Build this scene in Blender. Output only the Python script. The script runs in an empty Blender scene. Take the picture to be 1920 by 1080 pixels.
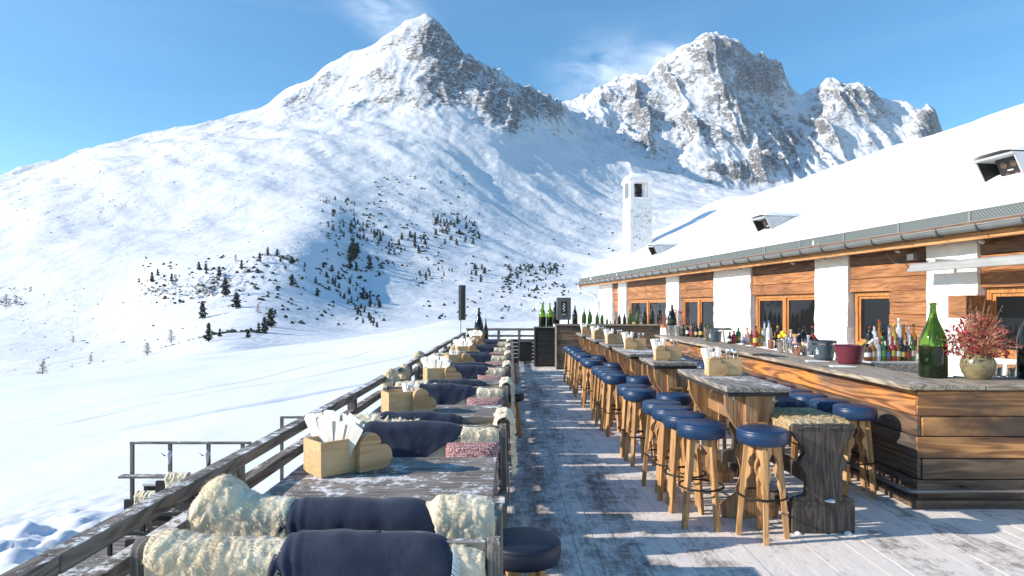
import bpy, bmesh, math, random
import numpy as np
from mathutils import Vector, Matrix, noise

random.seed(7)
C = bpy.context.scene.collection
SC = bpy.context.scene
R = math.radians

# ------------------------------------------------------------------ camera, sky, sun, exposure
cam_data = bpy.data.cameras.new("camera")
cam = bpy.data.objects.new("camera", cam_data)
C.objects.link(cam)
cam.location = (0, 0, 1.65)
cam.rotation_euler = (R(90), 0, 0)
cam_data.sensor_width = 36.0
cam_data.lens = 22.5
cam_data.shift_y = 35 / 1920
cam_data.clip_start = 0.05
cam_data.clip_end = 30000
SC.camera = cam

SUN_EL, SUN_AZ = 24.5, 8.0          # elevation; degrees behind the -X direction
world = bpy.data.worlds.new("World")
SC.world = world
world.use_nodes = True
wn, wl = world.node_tree.nodes, world.node_tree.links
wn.clear()
w_out = wn.new("ShaderNodeOutputWorld")
w_bg = wn.new("ShaderNodeBackground")
w_sky = wn.new("ShaderNodeTexSky")
w_sky.sky_type = 'NISHITA'
w_sky.sun_disc = False
w_sky.sun_elevation = R(SUN_EL)
w_sky.sun_rotation = R(270 - SUN_AZ)
w_sky.altitude = 2200
w_sky.air_density = 1.15
w_sky.dust_density = 0.3
w_sky.ozone_density = 1.2
w_hs = wn.new("ShaderNodeHueSaturation")
w_hs.inputs["Hue"].default_value = 0.494
w_hs.inputs["Saturation"].default_value = 1.42
w_hs.inputs["Value"].default_value = 1.0
w_mix = wn.new("ShaderNodeMixRGB")
w_mix.inputs[2].default_value = (6.6, 7.2, 8.0, 1)
w_tc = wn.new("ShaderNodeTexCoord")
def blob(dx, dz, sx, sz, tilt):
    """soft elliptical mask round the direction (dx, 1, dz) of the sky"""
    mp = wn.new("ShaderNodeMapping"); mp.vector_type = 'TEXTURE'
    v = Vector((dx, 1, dz)).normalized()
    mp.inputs["Location"].default_value = v
    mp.inputs["Rotation"].default_value = (0, R(tilt), 0)
    mp.inputs["Scale"].default_value = (sx, 0.5, sz)
    wl.new(w_tc.outputs["Generated"], mp.inputs["Vector"])
    g = wn.new("ShaderNodeTexGradient"); g.gradient_type = 'QUADRATIC_SPHERE'
    wl.new(mp.outputs[0], g.inputs[0])
    return g.outputs["Fac"]
def add(a, b, op='ADD'):
    m = wn.new("ShaderNodeMath"); m.operation = op
    for s, i in ((a, 0), (b, 1)):
        if isinstance(s, (int, float)): m.inputs[i].default_value = s
        else: wl.new(s, m.inputs[i])
    return m.outputs[0]
b1 = add(blob(-0.200, 0.462, 0.12, 0.055, 26), blob(0.150, 0.365, 0.13, 0.070, 0))
b1 = add(b1, blob(0.235, 0.385, 0.07, 0.04, -20))
mpn = wn.new("ShaderNodeMapping"); mpn.inputs["Rotation"].default_value = (0, R(25), 0)
mpn.inputs["Scale"].default_value = (9, 9, 20)
wl.new(w_tc.outputs["Generated"], mpn.inputs["Vector"])
nz = wn.new("ShaderNodeTexNoise"); nz.inputs["Scale"].default_value = 1.0
nz.inputs["Detail"].default_value = 7; nz.inputs["Roughness"].default_value = 0.62
nz.inputs["Distortion"].default_value = 0.6
wl.new(mpn.outputs[0], nz.inputs["Vector"])
nr = wn.new("ShaderNodeMapRange"); nr.inputs[1].default_value = 0.36; nr.inputs[2].default_value = 0.70
wl.new(nz.outputs["Fac"], nr.inputs[0])
wisp = add(b1, nr.outputs[0], 'MULTIPLY')
wisp = add(wisp, 0.95, 'MULTIPLY')
mps = wn.new("ShaderNodeMapping"); mps.inputs["Rotation"].default_value = (0, R(-14), 0)
mps.inputs["Scale"].default_value = (3, 3, 26)
wl.new(w_tc.outputs["Generated"], mps.inputs["Vector"])
nz2 = wn.new("ShaderNodeTexNoise"); nz2.inputs["Scale"].default_value = 1.2
nz2.inputs["Detail"].default_value = 6; nz2.inputs["Roughness"].default_value = 0.6
wl.new(mps.outputs[0], nz2.inputs["Vector"])
nr2 = wn.new("ShaderNodeMapRange"); nr2.inputs[1].default_value = 0.45; nr2.inputs[2].default_value = 0.85
nr2.inputs[4].default_value = 0.05
wl.new(nz2.outputs["Fac"], nr2.inputs[0])
fac = add(wisp, nr2.outputs[0]); 
cl = wn.new("ShaderNodeClamp"); wl.new(fac, cl.inputs[0]); cl.inputs[2].default_value = 0.85
wl.new(cl.outputs[0], w_mix.inputs[0])
wl.new(w_sky.outputs[0], w_hs.inputs["Color"])
wl.new(w_hs.outputs[0], w_mix.inputs[1])
wl.new(w_mix.outputs[0], w_bg.inputs[0])
w_bg.inputs[1].default_value = 0.136
wl.new(w_bg.outputs[0], w_out.inputs[0])

sun_data = bpy.data.lights.new("sun", 'SUN')
sun_data.energy = 4.2
sun_data.angle = R(0.5)
sun_data.color = (1.0, 0.91, 0.79)
sun = bpy.data.objects.new("sun", sun_data)
C.objects.link(sun)
sun_dir = Vector((-math.cos(R(SUN_EL)) * math.cos(R(SUN_AZ)), -math.cos(R(SUN_EL)) * math.sin(R(SUN_AZ)), math.sin(R(SUN_EL))))
sun.rotation_euler = sun_dir.to_track_quat('Z', 'Y').to_euler()
sun.location = (-40, -5, 40)

SC.view_settings.view_transform = 'Standard'
SC.view_settings.look = 'None'
SC.view_settings.gamma = 1
SC.view_settings.exposure = 0.74
SC.cycles.max_bounces = 8
SC.cycles.transparent_max_bounces = 8

# ------------------------------------------------------------------ helpers
F = 1200.0
def gp(px, py, z=0.0):
    """world point at height z seen at photograph pixel (px, py)"""
    Y = (1.65 - z) * F / (py - 575.0)
    return ((px - 960.0) / F * Y, Y)

ORD = "first second third fourth fifth sixth seventh eighth ninth tenth eleventh twelfth thirteenth fourteenth fifteenth sixteenth seventeenth eighteenth nineteenth twentieth".split()

class MB:
    def __init__(s): s.v = []; s.f = []
    def add(s, vs, fs):
        n = len(s.v); s.v += [tuple(v) for v in vs]; s.f += [tuple(n + i for i in f) for f in fs]; return s
    def box(s, c, d, rot=None):
        hx, hy, hz = d[0] / 2, d[1] / 2, d[2] / 2
        vs = [Vector((x, y, z)) for x in (-hx, hx) for y in (-hy, hy) for z in (-hz, hz)]
        if rot is not None: vs = [rot @ v for v in vs]
        vs = [v + Vector(c) for v in vs]
        return s.add(vs, [(0, 1, 3, 2), (4, 6, 7, 5), (0, 4, 5, 1), (2, 3, 7, 6), (0, 2, 6, 4), (1, 5, 7, 3)])
    def bx(s, x0, x1, y0, y1, z0, z1):
        return s.box(((x0 + x1) / 2, (y0 + y1) / 2, (z0 + z1) / 2), (x1 - x0, y1 - y0, z1 - z0))
    def beam(s, a, b, w, h, w2=None, h2=None, up=(0, 0, 1)):
        a, b = Vector(a), Vector(b); t = (b - a).normalized()
        u = t.cross(Vector(up)); u = u.normalized() if u.length > 1e-6 else Vector((1, 0, 0))
        n = u.cross(t)
        w2 = w if w2 is None else w2; h2 = h if h2 is None else h2
        vs = []
        for p, ww, hh in ((a, w, h), (b, w2, h2)):
            for su, sn in ((-1, -1), (1, -1), (1, 1), (-1, 1)):
                vs.append(p + u * su * ww / 2 + n * sn * hh / 2)
        return s.add(vs, [(0, 1, 2, 3), (7, 6, 5, 4), (0, 4, 5, 1), (1, 5, 6, 2), (2, 6, 7, 3), (3, 7, 4, 0)])
    def lathe(s, prof, n=24, c=(0, 0, 0), M=None):
        vs = []; fs = []
        for (r, z) in prof:
            for k in range(n):
                a = 2 * math.pi * k / n
                v = Vector((r * math.cos(a), r * math.sin(a), z))
                if M is not None: v = M @ v
                vs.append(v + Vector(c))
        m = len(prof)
        for i in range(m - 1):
            for k in range(n):
                k2 = (k + 1) % n
                fs.append((i * n + k, i * n + k2, (i + 1) * n + k2, (i + 1) * n + k))
        fs.append(tuple(range(n - 1, -1, -1))); fs.append(tuple((m - 1) * n + k for k in range(n)))
        return s.add(vs, fs)
    def tube(s, pts, r, n=8, closed=False):
        pts = [Vector(p) for p in pts]; m = len(pts); vs = []; fs = []
        rr = r if isinstance(r, (list, tuple)) else [r] * m
        pu = None
        for i, p in enumerate(pts):
            if closed: t = pts[(i + 1) % m] - pts[i - 1]
            else: t = pts[min(i + 1, m - 1)] - pts[max(i - 1, 0)]
            t.normalize()
            if pu is None:
                pu = t.orthogonal().normalized()
            pu = (pu - t * pu.dot(t)).normalized()
            w = t.cross(pu)
            for k in range(n):
                a = 2 * math.pi * k / n
                vs.append(p + (pu * math.cos(a) + w * math.sin(a)) * rr[i])
        for i in range(m if closed else m - 1):
            j = (i + 1) % m
            for k in range(n):
                k2 = (k + 1) % n
                fs.append((i * n + k, i * n + k2, j * n + k2, j * n + k))
        if not closed:
            fs.append(tuple(range(n - 1, -1, -1))); fs.append(tuple((m - 1) * n + k for k in range(n)))
        return s.add(vs, fs)
    def prism(s, out, t0, t1, axis='y', M=None):
        """outline of 2D points extruded from t0 to t1 along an axis: 'y' -> (u, t, v), 'x' -> (t, u, v), 'z' -> (u, v, t)"""
        n = len(out)
        def P(u, v, t):
            p = Vector((u, t, v)) if axis == 'y' else Vector((t, u, v)) if axis == 'x' else Vector((u, v, t))
            return M @ p if M is not None else p
        vs = [P(u, v, t0) for u, v in out] + [P(u, v, t1) for u, v in out]
        fs = [tuple(range(n)), tuple(range(2 * n - 1, n - 1, -1))]
        fs += [(i, i + n, (i + 1) % n + n, (i + 1) % n) for i in range(n)]
        return s.add(vs, fs)
    def grid(s, P, nu, nv, closed_u=False):
        """P: list rows (nv) of nu points"""
        fs = []
        for j in range(nv - 1):
            for i in range(nu - 1 + (1 if closed_u else 0)):
                i2 = (i + 1) % nu
                fs.append((j * nu + i, j * nu + i2, (j + 1) * nu + i2, (j + 1) * nu + i))
        return s.add(P, fs)

def mobj(name, mb, mat, parent=None, bevel=0.0, smooth=False, seg=2, loc=None):
    me = bpy.data.meshes.new(name)
    bm = bmesh.new()
    bv = [bm.verts.new(v) for v in mb.v]
    for f in mb.f:
        try: bm.faces.new([bv[i] for i in f])
        except ValueError: pass
    bmesh.ops.recalc_face_normals(bm, faces=bm.faces)
    if bevel > 0:
        es = [e for e in bm.edges if len(e.link_faces) == 2 and e.calc_face_angle(0) > 0.6]
        bmesh.ops.bevel(bm, geom=es, offset=bevel, segments=seg, affect='EDGES', profile=0.5, clamp_overlap=True)
    bm.to_mesh(me); bm.free()
    if smooth is True:
        me.polygons.foreach_set("use_smooth", [True] * len(me.polygons))
    elif smooth:
        me.polygons.foreach_set("use_smooth", [True] * len(me.polygons))
        me.set_sharp_from_angle(angle=R(smooth))
    if mat is not None: me.materials.append(mat)
    o = bpy.data.objects.new(name, me)
    C.objects.link(o)
    if parent is not None: o.parent = parent
    if loc is not None: o.location = loc
    return o

def tag(o, label=None, cat=None, group=None, kind=None):
    if label: o["label"] = label
    if cat: o["category"] = cat
    if group: o["group"] = group
    if kind: o["kind"] = kind
    return o

def empty(name, loc=(0, 0, 0), rz=0.0):
    o = bpy.data.objects.new(name, None); C.objects.link(o)
    o.empty_display_size = 0.1
    o.location = loc; o.rotation_euler = (0, 0, rz)
    return o

def dup(root, loc=None, rz=None, label=None, scale=None, rot=None):
    def cp(o, par):
        c = o.copy(); C.objects.link(c)
        if par is not None: c.parent = par
        for ch in [x for x in kids.get(o.name, [])]:
            cp(ch, c)
        return c
    kids = {}
    def walk(o):
        kids[o.name] = list(o.children)
        for ch in kids[o.name]: walk(ch)
    walk(root)
    r = cp(root, None)
    if loc is not None: r.location = loc
    if rz is not None: r.rotation_euler = (r.rotation_euler[0], r.rotation_euler[1], rz)
    if rot is not None: r.rotation_euler = rot
    if scale is not None: r.scale = scale if isinstance(scale, (tuple, list)) else (scale,) * 3
    if label: r["label"] = label
    return r

# --- value noise in numpy
def _hash(ix, iy, seed):
    h = (ix.astype(np.int64) * 374761393 + iy.astype(np.int64) * 668265263 + seed * 1442695041) & 0xffffffff
    h = ((h ^ (h >> 13)) * 1274126177) & 0xffffffff
    return ((h ^ (h >> 16)) & 0xffffff) / float(0xffffff)
def vnoise(x, y, seed=0):
    x = np.asarray(x, float); y = np.asarray(y, float)
    ix = np.floor(x); iy = np.floor(y); fx = x - ix; fy = y - iy
    g = []
    for dx in (0, 1):
        for dy in (0, 1):
            a = _hash(ix + dx, iy + dy, seed) * 2 * np.pi
            g.append(np.cos(a) * (fx - dx) + np.sin(a) * (fy - dy))
    ux = fx * fx * fx * (fx * (fx * 6 - 15) + 10); uy = fy * fy * fy * (fy * (fy * 6 - 15) + 10)
    a = g[0] * (1 - uy) + g[1] * uy; b = g[2] * (1 - uy) + g[3] * uy
    return (a * (1 - ux) + b * ux) * 1.5
def fbm(x, y, octv=5, seed=0, gain=0.5, lac=2.03):
    t = 0; a = 1.0
    for k in range(octv):
        t = t + a * vnoise(x, y, seed + k); a *= gain; x = x * lac + 3.7; y = y * lac + 1.3
    return t
def ridged(x, y, octv=5, seed=0, gain=0.55, lac=2.1):
    t = 0; a = 1.0; w = 1.0
    for k in range(octv):
        n = 1 - np.abs(vnoise(x, y, seed + k)) * 2; n = n * np.abs(n)
        t = t + a * n * w; w = np.clip(n * 1.2, 0, 1); a *= gain; x = x * lac + 5.1; y = y * lac + 2.9
    return t
def n1(x, y=0.0, seed=0): return float(vnoise(np.array([x]), np.array([y]), seed)[0])

# ------------------------------------------------------------------ materials
class NT:
    def __init__(s, name):
        s.m = bpy.data.materials.new(name); s.m.use_nodes = True
        s.n = s.m.node_tree.nodes; s.l = s.m.node_tree.links
        s.n.clear()
        s.out = s.n.new("ShaderNodeOutputMaterial"); s.b = s.n.new("ShaderNodeBsdfPrincipled")
        s.l.new(s.b.outputs[0], s.out.inputs[0])
    def node(s, t, **kw):
        n = s.n.new(t)
        for k, v in kw.items(): setattr(n, k, v)
        return n
    def inp(s, n, i, v):
        if hasattr(v, 'is_output') or hasattr(v, 'links'): s.l.new(v, n.inputs[i])
        else:
            if isinstance(v, (tuple, list)) and len(v) == 3 and n.inputs[i].type == 'RGBA': v = (*v, 1)
            n.inputs[i].default_value = v
    def coords(s, scale=(1, 1, 1), kind='Object', rand=True, rot=(0, 0, 0)):
        tc = s.node("ShaderNodeTexCoord"); v = tc.outputs[kind]
        if rand:
            oi = s.node("ShaderNodeObjectInfo"); mu = s.node("ShaderNodeVectorMath", operation='MULTIPLY_ADD')
            s.l.new(oi.outputs["Random"], mu.inputs[0]); mu.inputs[1].default_value = (17.3, 31.7, 11.9)
            s.l.new(v, mu.inputs[2]); v = mu.outputs[0]
        mp = s.node("ShaderNodeMapping"); mp.inputs["Scale"].default_value = scale; mp.inputs["Rotation"].default_value = rot
        s.l.new(v, mp.inputs[0]); return mp.outputs[0]
    def noise(s, vec, scale=5, detail=4, rough=0.55, dist=0.0):
        n = s.node("ShaderNodeTexNoise"); s.l.new(vec, n.inputs["Vector"])
        n.inputs["Scale"].default_value = scale; n.inputs["Detail"].default_value = detail
        n.inputs["Roughness"].default_value = rough; n.inputs["Distortion"].default_value = dist
        return n.outputs["Fac"]
    def ramp(s, v, stops):
        n = s.node("ShaderNodeValToRGB"); s.l.new(v, n.inputs[0]); e = n.color_ramp.elements
        while len(e) < len(stops): e.new(0.5)
        for i, (p, c) in enumerate(stops):
            e[i].position = p; e[i].color = (*c, 1) if len(c) == 3 else c
        return n.outputs[0]
    def rng(s, v, a, b, c=0.0, d=1.0):
        n = s.node("ShaderNodeMapRange"); s.l.new(v, n.inputs[0])
        for i, x in enumerate((a, b, c, d)): n.inputs[i + 1].default_value = x
        return n.outputs[0]
    def mix(s, f, a, b, mode='MIX'):
        n = s.node("ShaderNodeMixRGB", blend_type=mode)
        for i, x in enumerate((f, a, b)): s.inp(n, i, x)
        return n.outputs[0]
    def math(s, op, a, b=0.0, c=0.0):
        n = s.node("ShaderNodeMath", operation=op)
        for i, x in enumerate((a, b, c)): s.inp(n, i, x)
        return n.outputs[0]
    def bump(s, h, strength=0.3, dist=0.01, prev=None):
        n = s.node("ShaderNodeBump"); s.l.new(h, n.inputs["Height"])
        n.inputs["Strength"].default_value = strength; n.inputs["Distance"].default_value = dist
        if prev is not None: s.l.new(prev, n.inputs["Normal"])
        return n.outputs[0]
    def up(s):
        g = s.node("ShaderNodeNewGeometry"); x = s.node("ShaderNodeSeparateXYZ"); s.l.new(g.outputs["Normal"], x.inputs[0]); return x.outputs["Z"]
    def fin(s, col=None, rough=None, normal=None, **kw):
        if col is not None: s.inp(s.b, "Base Color", col)
        if rough is not None: s.inp(s.b, "Roughness", rough)
        if normal is not None: s.l.new(normal, s.b.inputs["Normal"])
        for k, v in kw.items(): s.inp(s.b, k.replace('_', ' '), v)
        return s.m

def wood(name, c1, c2, c3=None, axis='x', scale=1.0, rough=0.75, snow=0.0, grain=1.0, big=0.5, snowscale=6.0, knots=True):
    """weathered or planed wood; grain runs along `axis`; c3 is a stain mixed in by large patches"""
    t = NT(name)
    hi, lo = 26.0 * scale, 1.1 * scale
    sc = {'x': (lo, hi, hi), 'y': (hi, lo, hi), 'z': (hi, hi, lo)}[axis]
    sm = {'x': (0.6, 7, 7), 'y': (7, 0.6, 7), 'z': (7, 7, 0.6)}[axis]
    v = t.coords(sc); v2 = t.coords(sm); v3 = t.coords((1, 1, 1))
    fine = t.noise(v, 2.2, 8, 0.68, 0.4)
    rings = t.noise(v2, 1.3 * scale, 3, 0.5, 0.8)
    wv = t.math('SINE', t.math('MULTIPLY', rings, 46.0))
    wv = t.rng(wv, -1, 1)
    g = t.math('ADD', t.math('MULTIPLY', fine, 0.62), t.math('MULTIPLY', wv, 0.38 * grain))
    col = t.mix(t.rng(g, 0.25, 0.75), c1, c2)
    if c3 is not None:
        pb = t.noise(t.coords({'x': (0.8, 2.5, 2.5), 'y': (2.5, 0.8, 2.5), 'z': (2.5, 2.5, 0.8)}[axis]), 1.0, 4, 0.6, 0.6)
        col = t.mix(t.rng(pb, 0.5 - 0.1 - (big - 0.5) * .4, 0.5 + 0.12 - (big - 0.5) * .4), col, t.mix(t.rng(g, 0.3, 0.7), tuple(x * 0.55 for x in c3), c3))
    if knots:
        vo = t.node("ShaderNodeTexVoronoi"); t.l.new(t.coords({'x': (1.4, 6, 6), 'y': (6, 1.4, 6), 'z': (6, 6, 1.4)}[axis]), vo.inputs["Vector"]); vo.inputs["Scale"].default_value = 1.0
        kn = t.rng(vo.outputs["Distance"], 0.05, 0.16, 0.55, 0.0)
        col = t.mix(kn, col, tuple(x * 0.35 for x in c1))
    h = g
    nrm = t.bump(h, 0.45, 0.004)
    r = rough
    if snow > 0:
        s1 = t.noise(v3, snowscale * 2.2, 9, 0.78, 0.3)
        s2 = t.noise(v3, snowscale * 0.22, 3, 0.5)
        s = t.math('ADD', t.math('MULTIPLY', s1, 0.62), t.math('MULTIPLY', s2, 0.38))
        s = t.math('SUBTRACT', s, t.math('MULTIPLY', fine, 0.10))
        th = 0.56 - snow * 0.2
        sf = t.math('MULTIPLY', t.rng(s, th - 0.02, th + 0.03), t.rng(t.up(), 0.6, 0.95))
        col = t.mix(sf, col, (0.82, 0.80, 0.78))
        nrm = t.bump(s, 0.4, 0.012, nrm)
    return t.fin(col, r, nrm)

def plain(name, col, rough=0.5, metal=0.0, bump=0.0, bscale=60.0, var=0.15, **kw):
    t = NT(name)
    v = t.coords((1, 1, 1)); n = t.noise(v, bscale, 4, 0.6); n2 = t.noise(v, 2.5, 4, 0.55)
    c = t.mix(t.rng(n2, 0.3, 0.7), tuple(x * (1 - var) for x in col), tuple(min(1, x * (1 + var)) for x in col))
    nr = t.bump(n, bump, 0.01) if bump > 0 else None
    rr = t.rng(n, 0.3, 0.7, max(0.02, rough - 0.06), min(1, rough + 0.08))
    return t.fin(c, rr, nr, Metallic=metal, **kw)

def glass(name, col, rough=0.03, dark=0.0):
    t = NT(name)
    v = t.coords((1, 1, 1)); n = t.noise(v, 9, 2, 0.5)
    c = t.mix(t.rng(n, 0.3, 0.7), tuple(x * 0.8 for x in col), col)
    return t.fin(c, t.rng(n, 0.2, 0.8, rough, rough + 0.05), None, **{"Transmission_Weight": 1.0 - dark, "IOR": 1.45})

M = {}
M['grey'] = wood('weathered_wood', (0.090, 0.076, 0.064), (0.30, 0.27, 0.235), None, 'x', 1.0, 0.85, 0.35)
M['greyt'] = wood('weathered_table_wood', (0.10, 0.082, 0.068), (0.33, 0.28, 0.24), None, 'x', 1.0, 0.8, 0.38, snowscale=5)
M['greyty'] = wood('weathered_bar_table_wood', (0.11, 0.09, 0.075), (0.36, 0.32, 0.28), None, 'y', 1.0, 0.8, 0.36, snowscale=11)
M['greyy'] = wood('weathered_rail_wood', (0.085, 0.068, 0.056), (0.24, 0.205, 0.17), None, 'y', 1.0, 0.85, 0.45, snowscale=5)
M['greyz'] = wood('weathered_post_wood', (0.085, 0.070, 0.060), (0.27, 0.235, 0.20), None, 'z', 1.0, 0.85, 0.3)
M['dark'] = wood('dark_carved_wood', (0.035, 0.026, 0.020), (0.125, 0.095, 0.075), None, 'z', 1.0, 0.7, 0.2)
M['tar'] = wood('blackened_wood', (0.012, 0.011, 0.011), (0.042, 0.038, 0.036), None, 'x', 1.0, 0.7, 0.3)
M['stool'] = wood('stool_pine', (0.36, 0.175, 0.062), (0.60, 0.35, 0.150), None, 'z', 1.0, 0.5, 0, knots=False)
M['trest'] = wood('trestle_larch', (0.27, 0.125, 0.050), (0.54, 0.31, 0.145), (0.33, 0.20, 0.12), 'z', 1.0, 0.55, 0, big=0.4)
M['caddy'] = wood('caddy_pine', (0.55, 0.34, 0.155), (0.72, 0.50, 0.27), None, 'x', 0.7, 0.5, 0, grain=0.6, knots=False)
M['heart'] = wood('heart_wood', (0.42, 0.235, 0.10), (0.60, 0.38, 0.19), None, 'x', 0.6, 0.5, 0, grain=1.2, knots=False)
M['ctop'] = wood('counter_top_wood', (0.17, 0.13, 0.09), (0.48, 0.40, 0.31), None, 'y', 0.9, 0.7, 0.08, snowscale=7)
M['ctopx'] = wood('counter_end_top_wood', (0.17, 0.13, 0.09), (0.46, 0.38, 0.30), None, 'x', 0.9, 0.7, 0.08, snowscale=7)
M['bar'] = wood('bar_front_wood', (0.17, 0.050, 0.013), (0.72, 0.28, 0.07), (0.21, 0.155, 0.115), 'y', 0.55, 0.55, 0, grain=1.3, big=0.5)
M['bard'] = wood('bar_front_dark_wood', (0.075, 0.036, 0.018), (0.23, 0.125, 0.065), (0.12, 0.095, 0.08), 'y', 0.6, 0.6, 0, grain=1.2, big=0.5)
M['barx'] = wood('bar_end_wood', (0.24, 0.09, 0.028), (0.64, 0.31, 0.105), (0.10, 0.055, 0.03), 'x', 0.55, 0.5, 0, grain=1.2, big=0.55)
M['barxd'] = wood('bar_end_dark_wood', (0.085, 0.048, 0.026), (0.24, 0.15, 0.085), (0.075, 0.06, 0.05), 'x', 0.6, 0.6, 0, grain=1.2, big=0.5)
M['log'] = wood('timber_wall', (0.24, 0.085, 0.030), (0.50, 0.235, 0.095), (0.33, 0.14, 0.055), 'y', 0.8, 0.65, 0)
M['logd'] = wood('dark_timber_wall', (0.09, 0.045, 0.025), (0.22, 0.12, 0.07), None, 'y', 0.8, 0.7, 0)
M['frame'] = wood('window_frame_wood', (0.36, 0.13, 0.035), (0.60, 0.28, 0.09), None, 'z', 1.0, 0.45, 0, knots=False)
M['fasc'] = wood('eave_beam_wood', (0.34, 0.15, 0.05), (0.60, 0.33, 0.14), None, 'y', 0.8, 0.6, 0)
M['leather'] = plain('blue_leather', (0.014, 0.042, 0.105), 0.34, 0, 0.10, 160, 0.12)
M['navyseat'] = plain('navy_leather', (0.010, 0.017, 0.034), 0.5, 0, 0.12, 160, 0.12)
M['iron'] = plain('dark_iron', (0.035, 0.033, 0.032), 0.5, 0.8, 0.1, 60)
M['steel'] = plain('steel', (0.62, 0.62, 0.62), 0.25, 1.0)
M['chrome'] = plain('polished_metal', (0.80, 0.80, 0.80), 0.12, 1.0)
M['copper'] = plain('copper', (0.90, 0.52, 0.40), 0.2, 1.0)
M['paper'] = plain('folded_paper', (0.80, 0.77, 0.72), 0.8)
M['zinc'] = plain('zinc', (0.235, 0.255, 0.26), 0.5, 0.35, 0.05, 30)
M['cone'] = plain('speaker_cone', (0.10, 0.055, 0.035), 0.6)
M['black'] = plain('black_plastic', (0.014, 0.014, 0.015), 0.5, 0, 0.1, 80)
M['dgrey'] = plain('grey_paint', (0.105, 0.108, 0.11), 0.5)
M['awn'] = plain('awning_grey', (0.36, 0.36, 0.355), 0.45, 0.1)
M['pipe'] = plain('foot_rail_metal', (0.22, 0.21, 0.20), 0.4, 0.7)
M['lgrey'] = plain('light_grey_metal', (0.55, 0.56, 0.56), 0.4, 0.2)
M['white'] = plain('white_enamel', (0.8, 0.8, 0.8), 0.4)
M['stitch'] = plain('white_yarn', (0.75, 0.78, 0.80), 0.9)
M['greenglass'] = glass('green_glass', (0.17, 0.34, 0.015), 0.02, 0.12)
M['greendark'] = glass('green_bottle_glass', (0.035, 0.13, 0.012), 0.03, 0.45)
M['wine'] = plain('filled_green_glass', (0.006, 0.014, 0.004), 0.05, 0, 0, 20, 0.1)
M['darkglass'] = plain('dark_bottle_glass', (0.006, 0.011, 0.009), 0.06, 0)
M['clear'] = glass('clear_glass', (0.93, 0.96, 0.96), 0.01)
M['foil'] = plain('dark_foil', (0.03, 0.02, 0.015), 0.35, 0.5)
M['bucket'] = plain('blue_grey_bucket', (0.085, 0.125, 0.155), 0.35, 0.35, var=0.1)
M['burg'] = plain('burgundy_bucket', (0.15, 0.026, 0.045), 0.4, 0.1, var=0.1)
M['pane'] = NT('window_pane').fin((0.012, 0.014, 0.016), 0.02, None, IOR=1.33)
def mk_clay():
    t = NT('stoneware'); v = t.coords((1, 1, 1)); v2 = t.coords((2, 2, 60))
    n = t.noise(v2, 1.0, 3, 0.6); n2 = t.noise(v, 14, 5, 0.6)
    return t.fin(t.mix(t.rng(n2, 0.35, 0.65), (0.15, 0.125, 0.065), (0.27, 0.225, 0.125)), 0.3, t.bump(n, 0.3, 0.003))
M['clay'] = mk_clay()
def mk_fleece():
    t = NT('navy_fleece'); v = t.coords((1, 1, 1))
    n = t.noise(v, 420, 3, 0.7); n2 = t.noise(v, 14, 4, 0.6)
    c = t.mix(t.rng(n2, 0.3, 0.7), (0.013, 0.020, 0.042), (0.023, 0.034, 0.066))
    c = t.mix(t.rng(n, 0.45, 0.75, 0, 0.5), c, (0.050, 0.065, 0.11))
    return t.fin(c, 0.95, t.bump(n2, 0.35, 0.012, t.bump(n, 0.6, 0.003)), Sheen_Weight=0.15, Sheen_Roughness=0.4)
M['fleece'] = mk_fleece()
def mk_wool():
    t = NT('sheepskin_wool'); v = t.coords((1, 1, 1))
    vo = t.node("ShaderNodeTexVoronoi"); t.l.new(t.coords((1, 1, 1)), vo.inputs["Vector"]); vo.inputs["Scale"].default_value = 55
    n = t.noise(v, 110, 5, 0.7, 1.5); n2 = t.noise(v, 6, 4, 0.6)
    h = t.math('ADD', t.math('MULTIPLY', n, 0.7), t.math('MULTIPLY', vo.outputs["Distance"], -0.6))
    c = t.mix(t.rng(n2, 0.35, 0.65), (0.80, 0.64, 0.42), (0.89, 0.79, 0.60))
    c = t.mix(t.rng(n, 0.25, 0.5, 0.12, 0), c, (0.60, 0.47, 0.30))
    return t.fin(c, 0.95, t.bump(h, 0.35, 0.006), Sheen_Weight=0.25, Subsurface_Weight=0.12, Subsurface_Radius=(0.03, 0.02, 0.01))
M['wool'] = mk_wool()
def mk_tan():
    t = NT('tan_short_wool'); v = t.coords((1, 1, 1)); n = t.noise(v, 90, 5, 0.7, 0.8); n2 = t.noise(v, 7, 4, 0.6)
    return t.fin(t.mix(t.rng(n2, 0.35, 0.65), (0.42, 0.28, 0.13), (0.66, 0.52, 0.32)), 0.95, t.bump(n, 0.5, 0.006))
M['tan'] = mk_tan()
def mk_knit(name, ca, cb, sc=70):
    t = NT(name); v = t.coords((1, 1, 1))
    vo = t.node("ShaderNodeTexVoronoi"); vo.feature = 'F1'; vo.inputs["Randomness"].default_value = 0.45
    t.l.new(v, vo.inputs["Vector"]); vo.inputs["Scale"].default_value = sc
    f = t.rng(vo.outputs["Distance"], 0.32, 0.50)
    return t.fin(t.mix(f, cb, ca), 0.9, t.bump(f, 0.5, 0.003))
M['knit'] = mk_knit('dotted_red_cloth', (0.27, 0.070, 0.075), (0.68, 0.55, 0.52), 100)
M['red'] = mk_knit('red_patterned_cloth', (0.55, 0.045, 0.035), (0.70, 0.45, 0.40), 90)
def mk_plaster():
    t = NT('rough_white_plaster'); v = t.coords((1, 1, 1))
    n = t.noise(v, 26, 6, 0.65); n2 = t.noise(v, 3.2, 6, 0.68); n3 = t.noise(v, 8, 3, 0.5)
    c = t.mix(t.rng(n2, 0.68, 0.78), (0.84, 0.82, 0.80), (0.50, 0.45, 0.40))
    return t.fin(c, 0.9, t.bump(n3, 0.35, 0.03, t.bump(n, 0.55, 0.010)))
M['plaster'] = mk_plaster()
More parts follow.
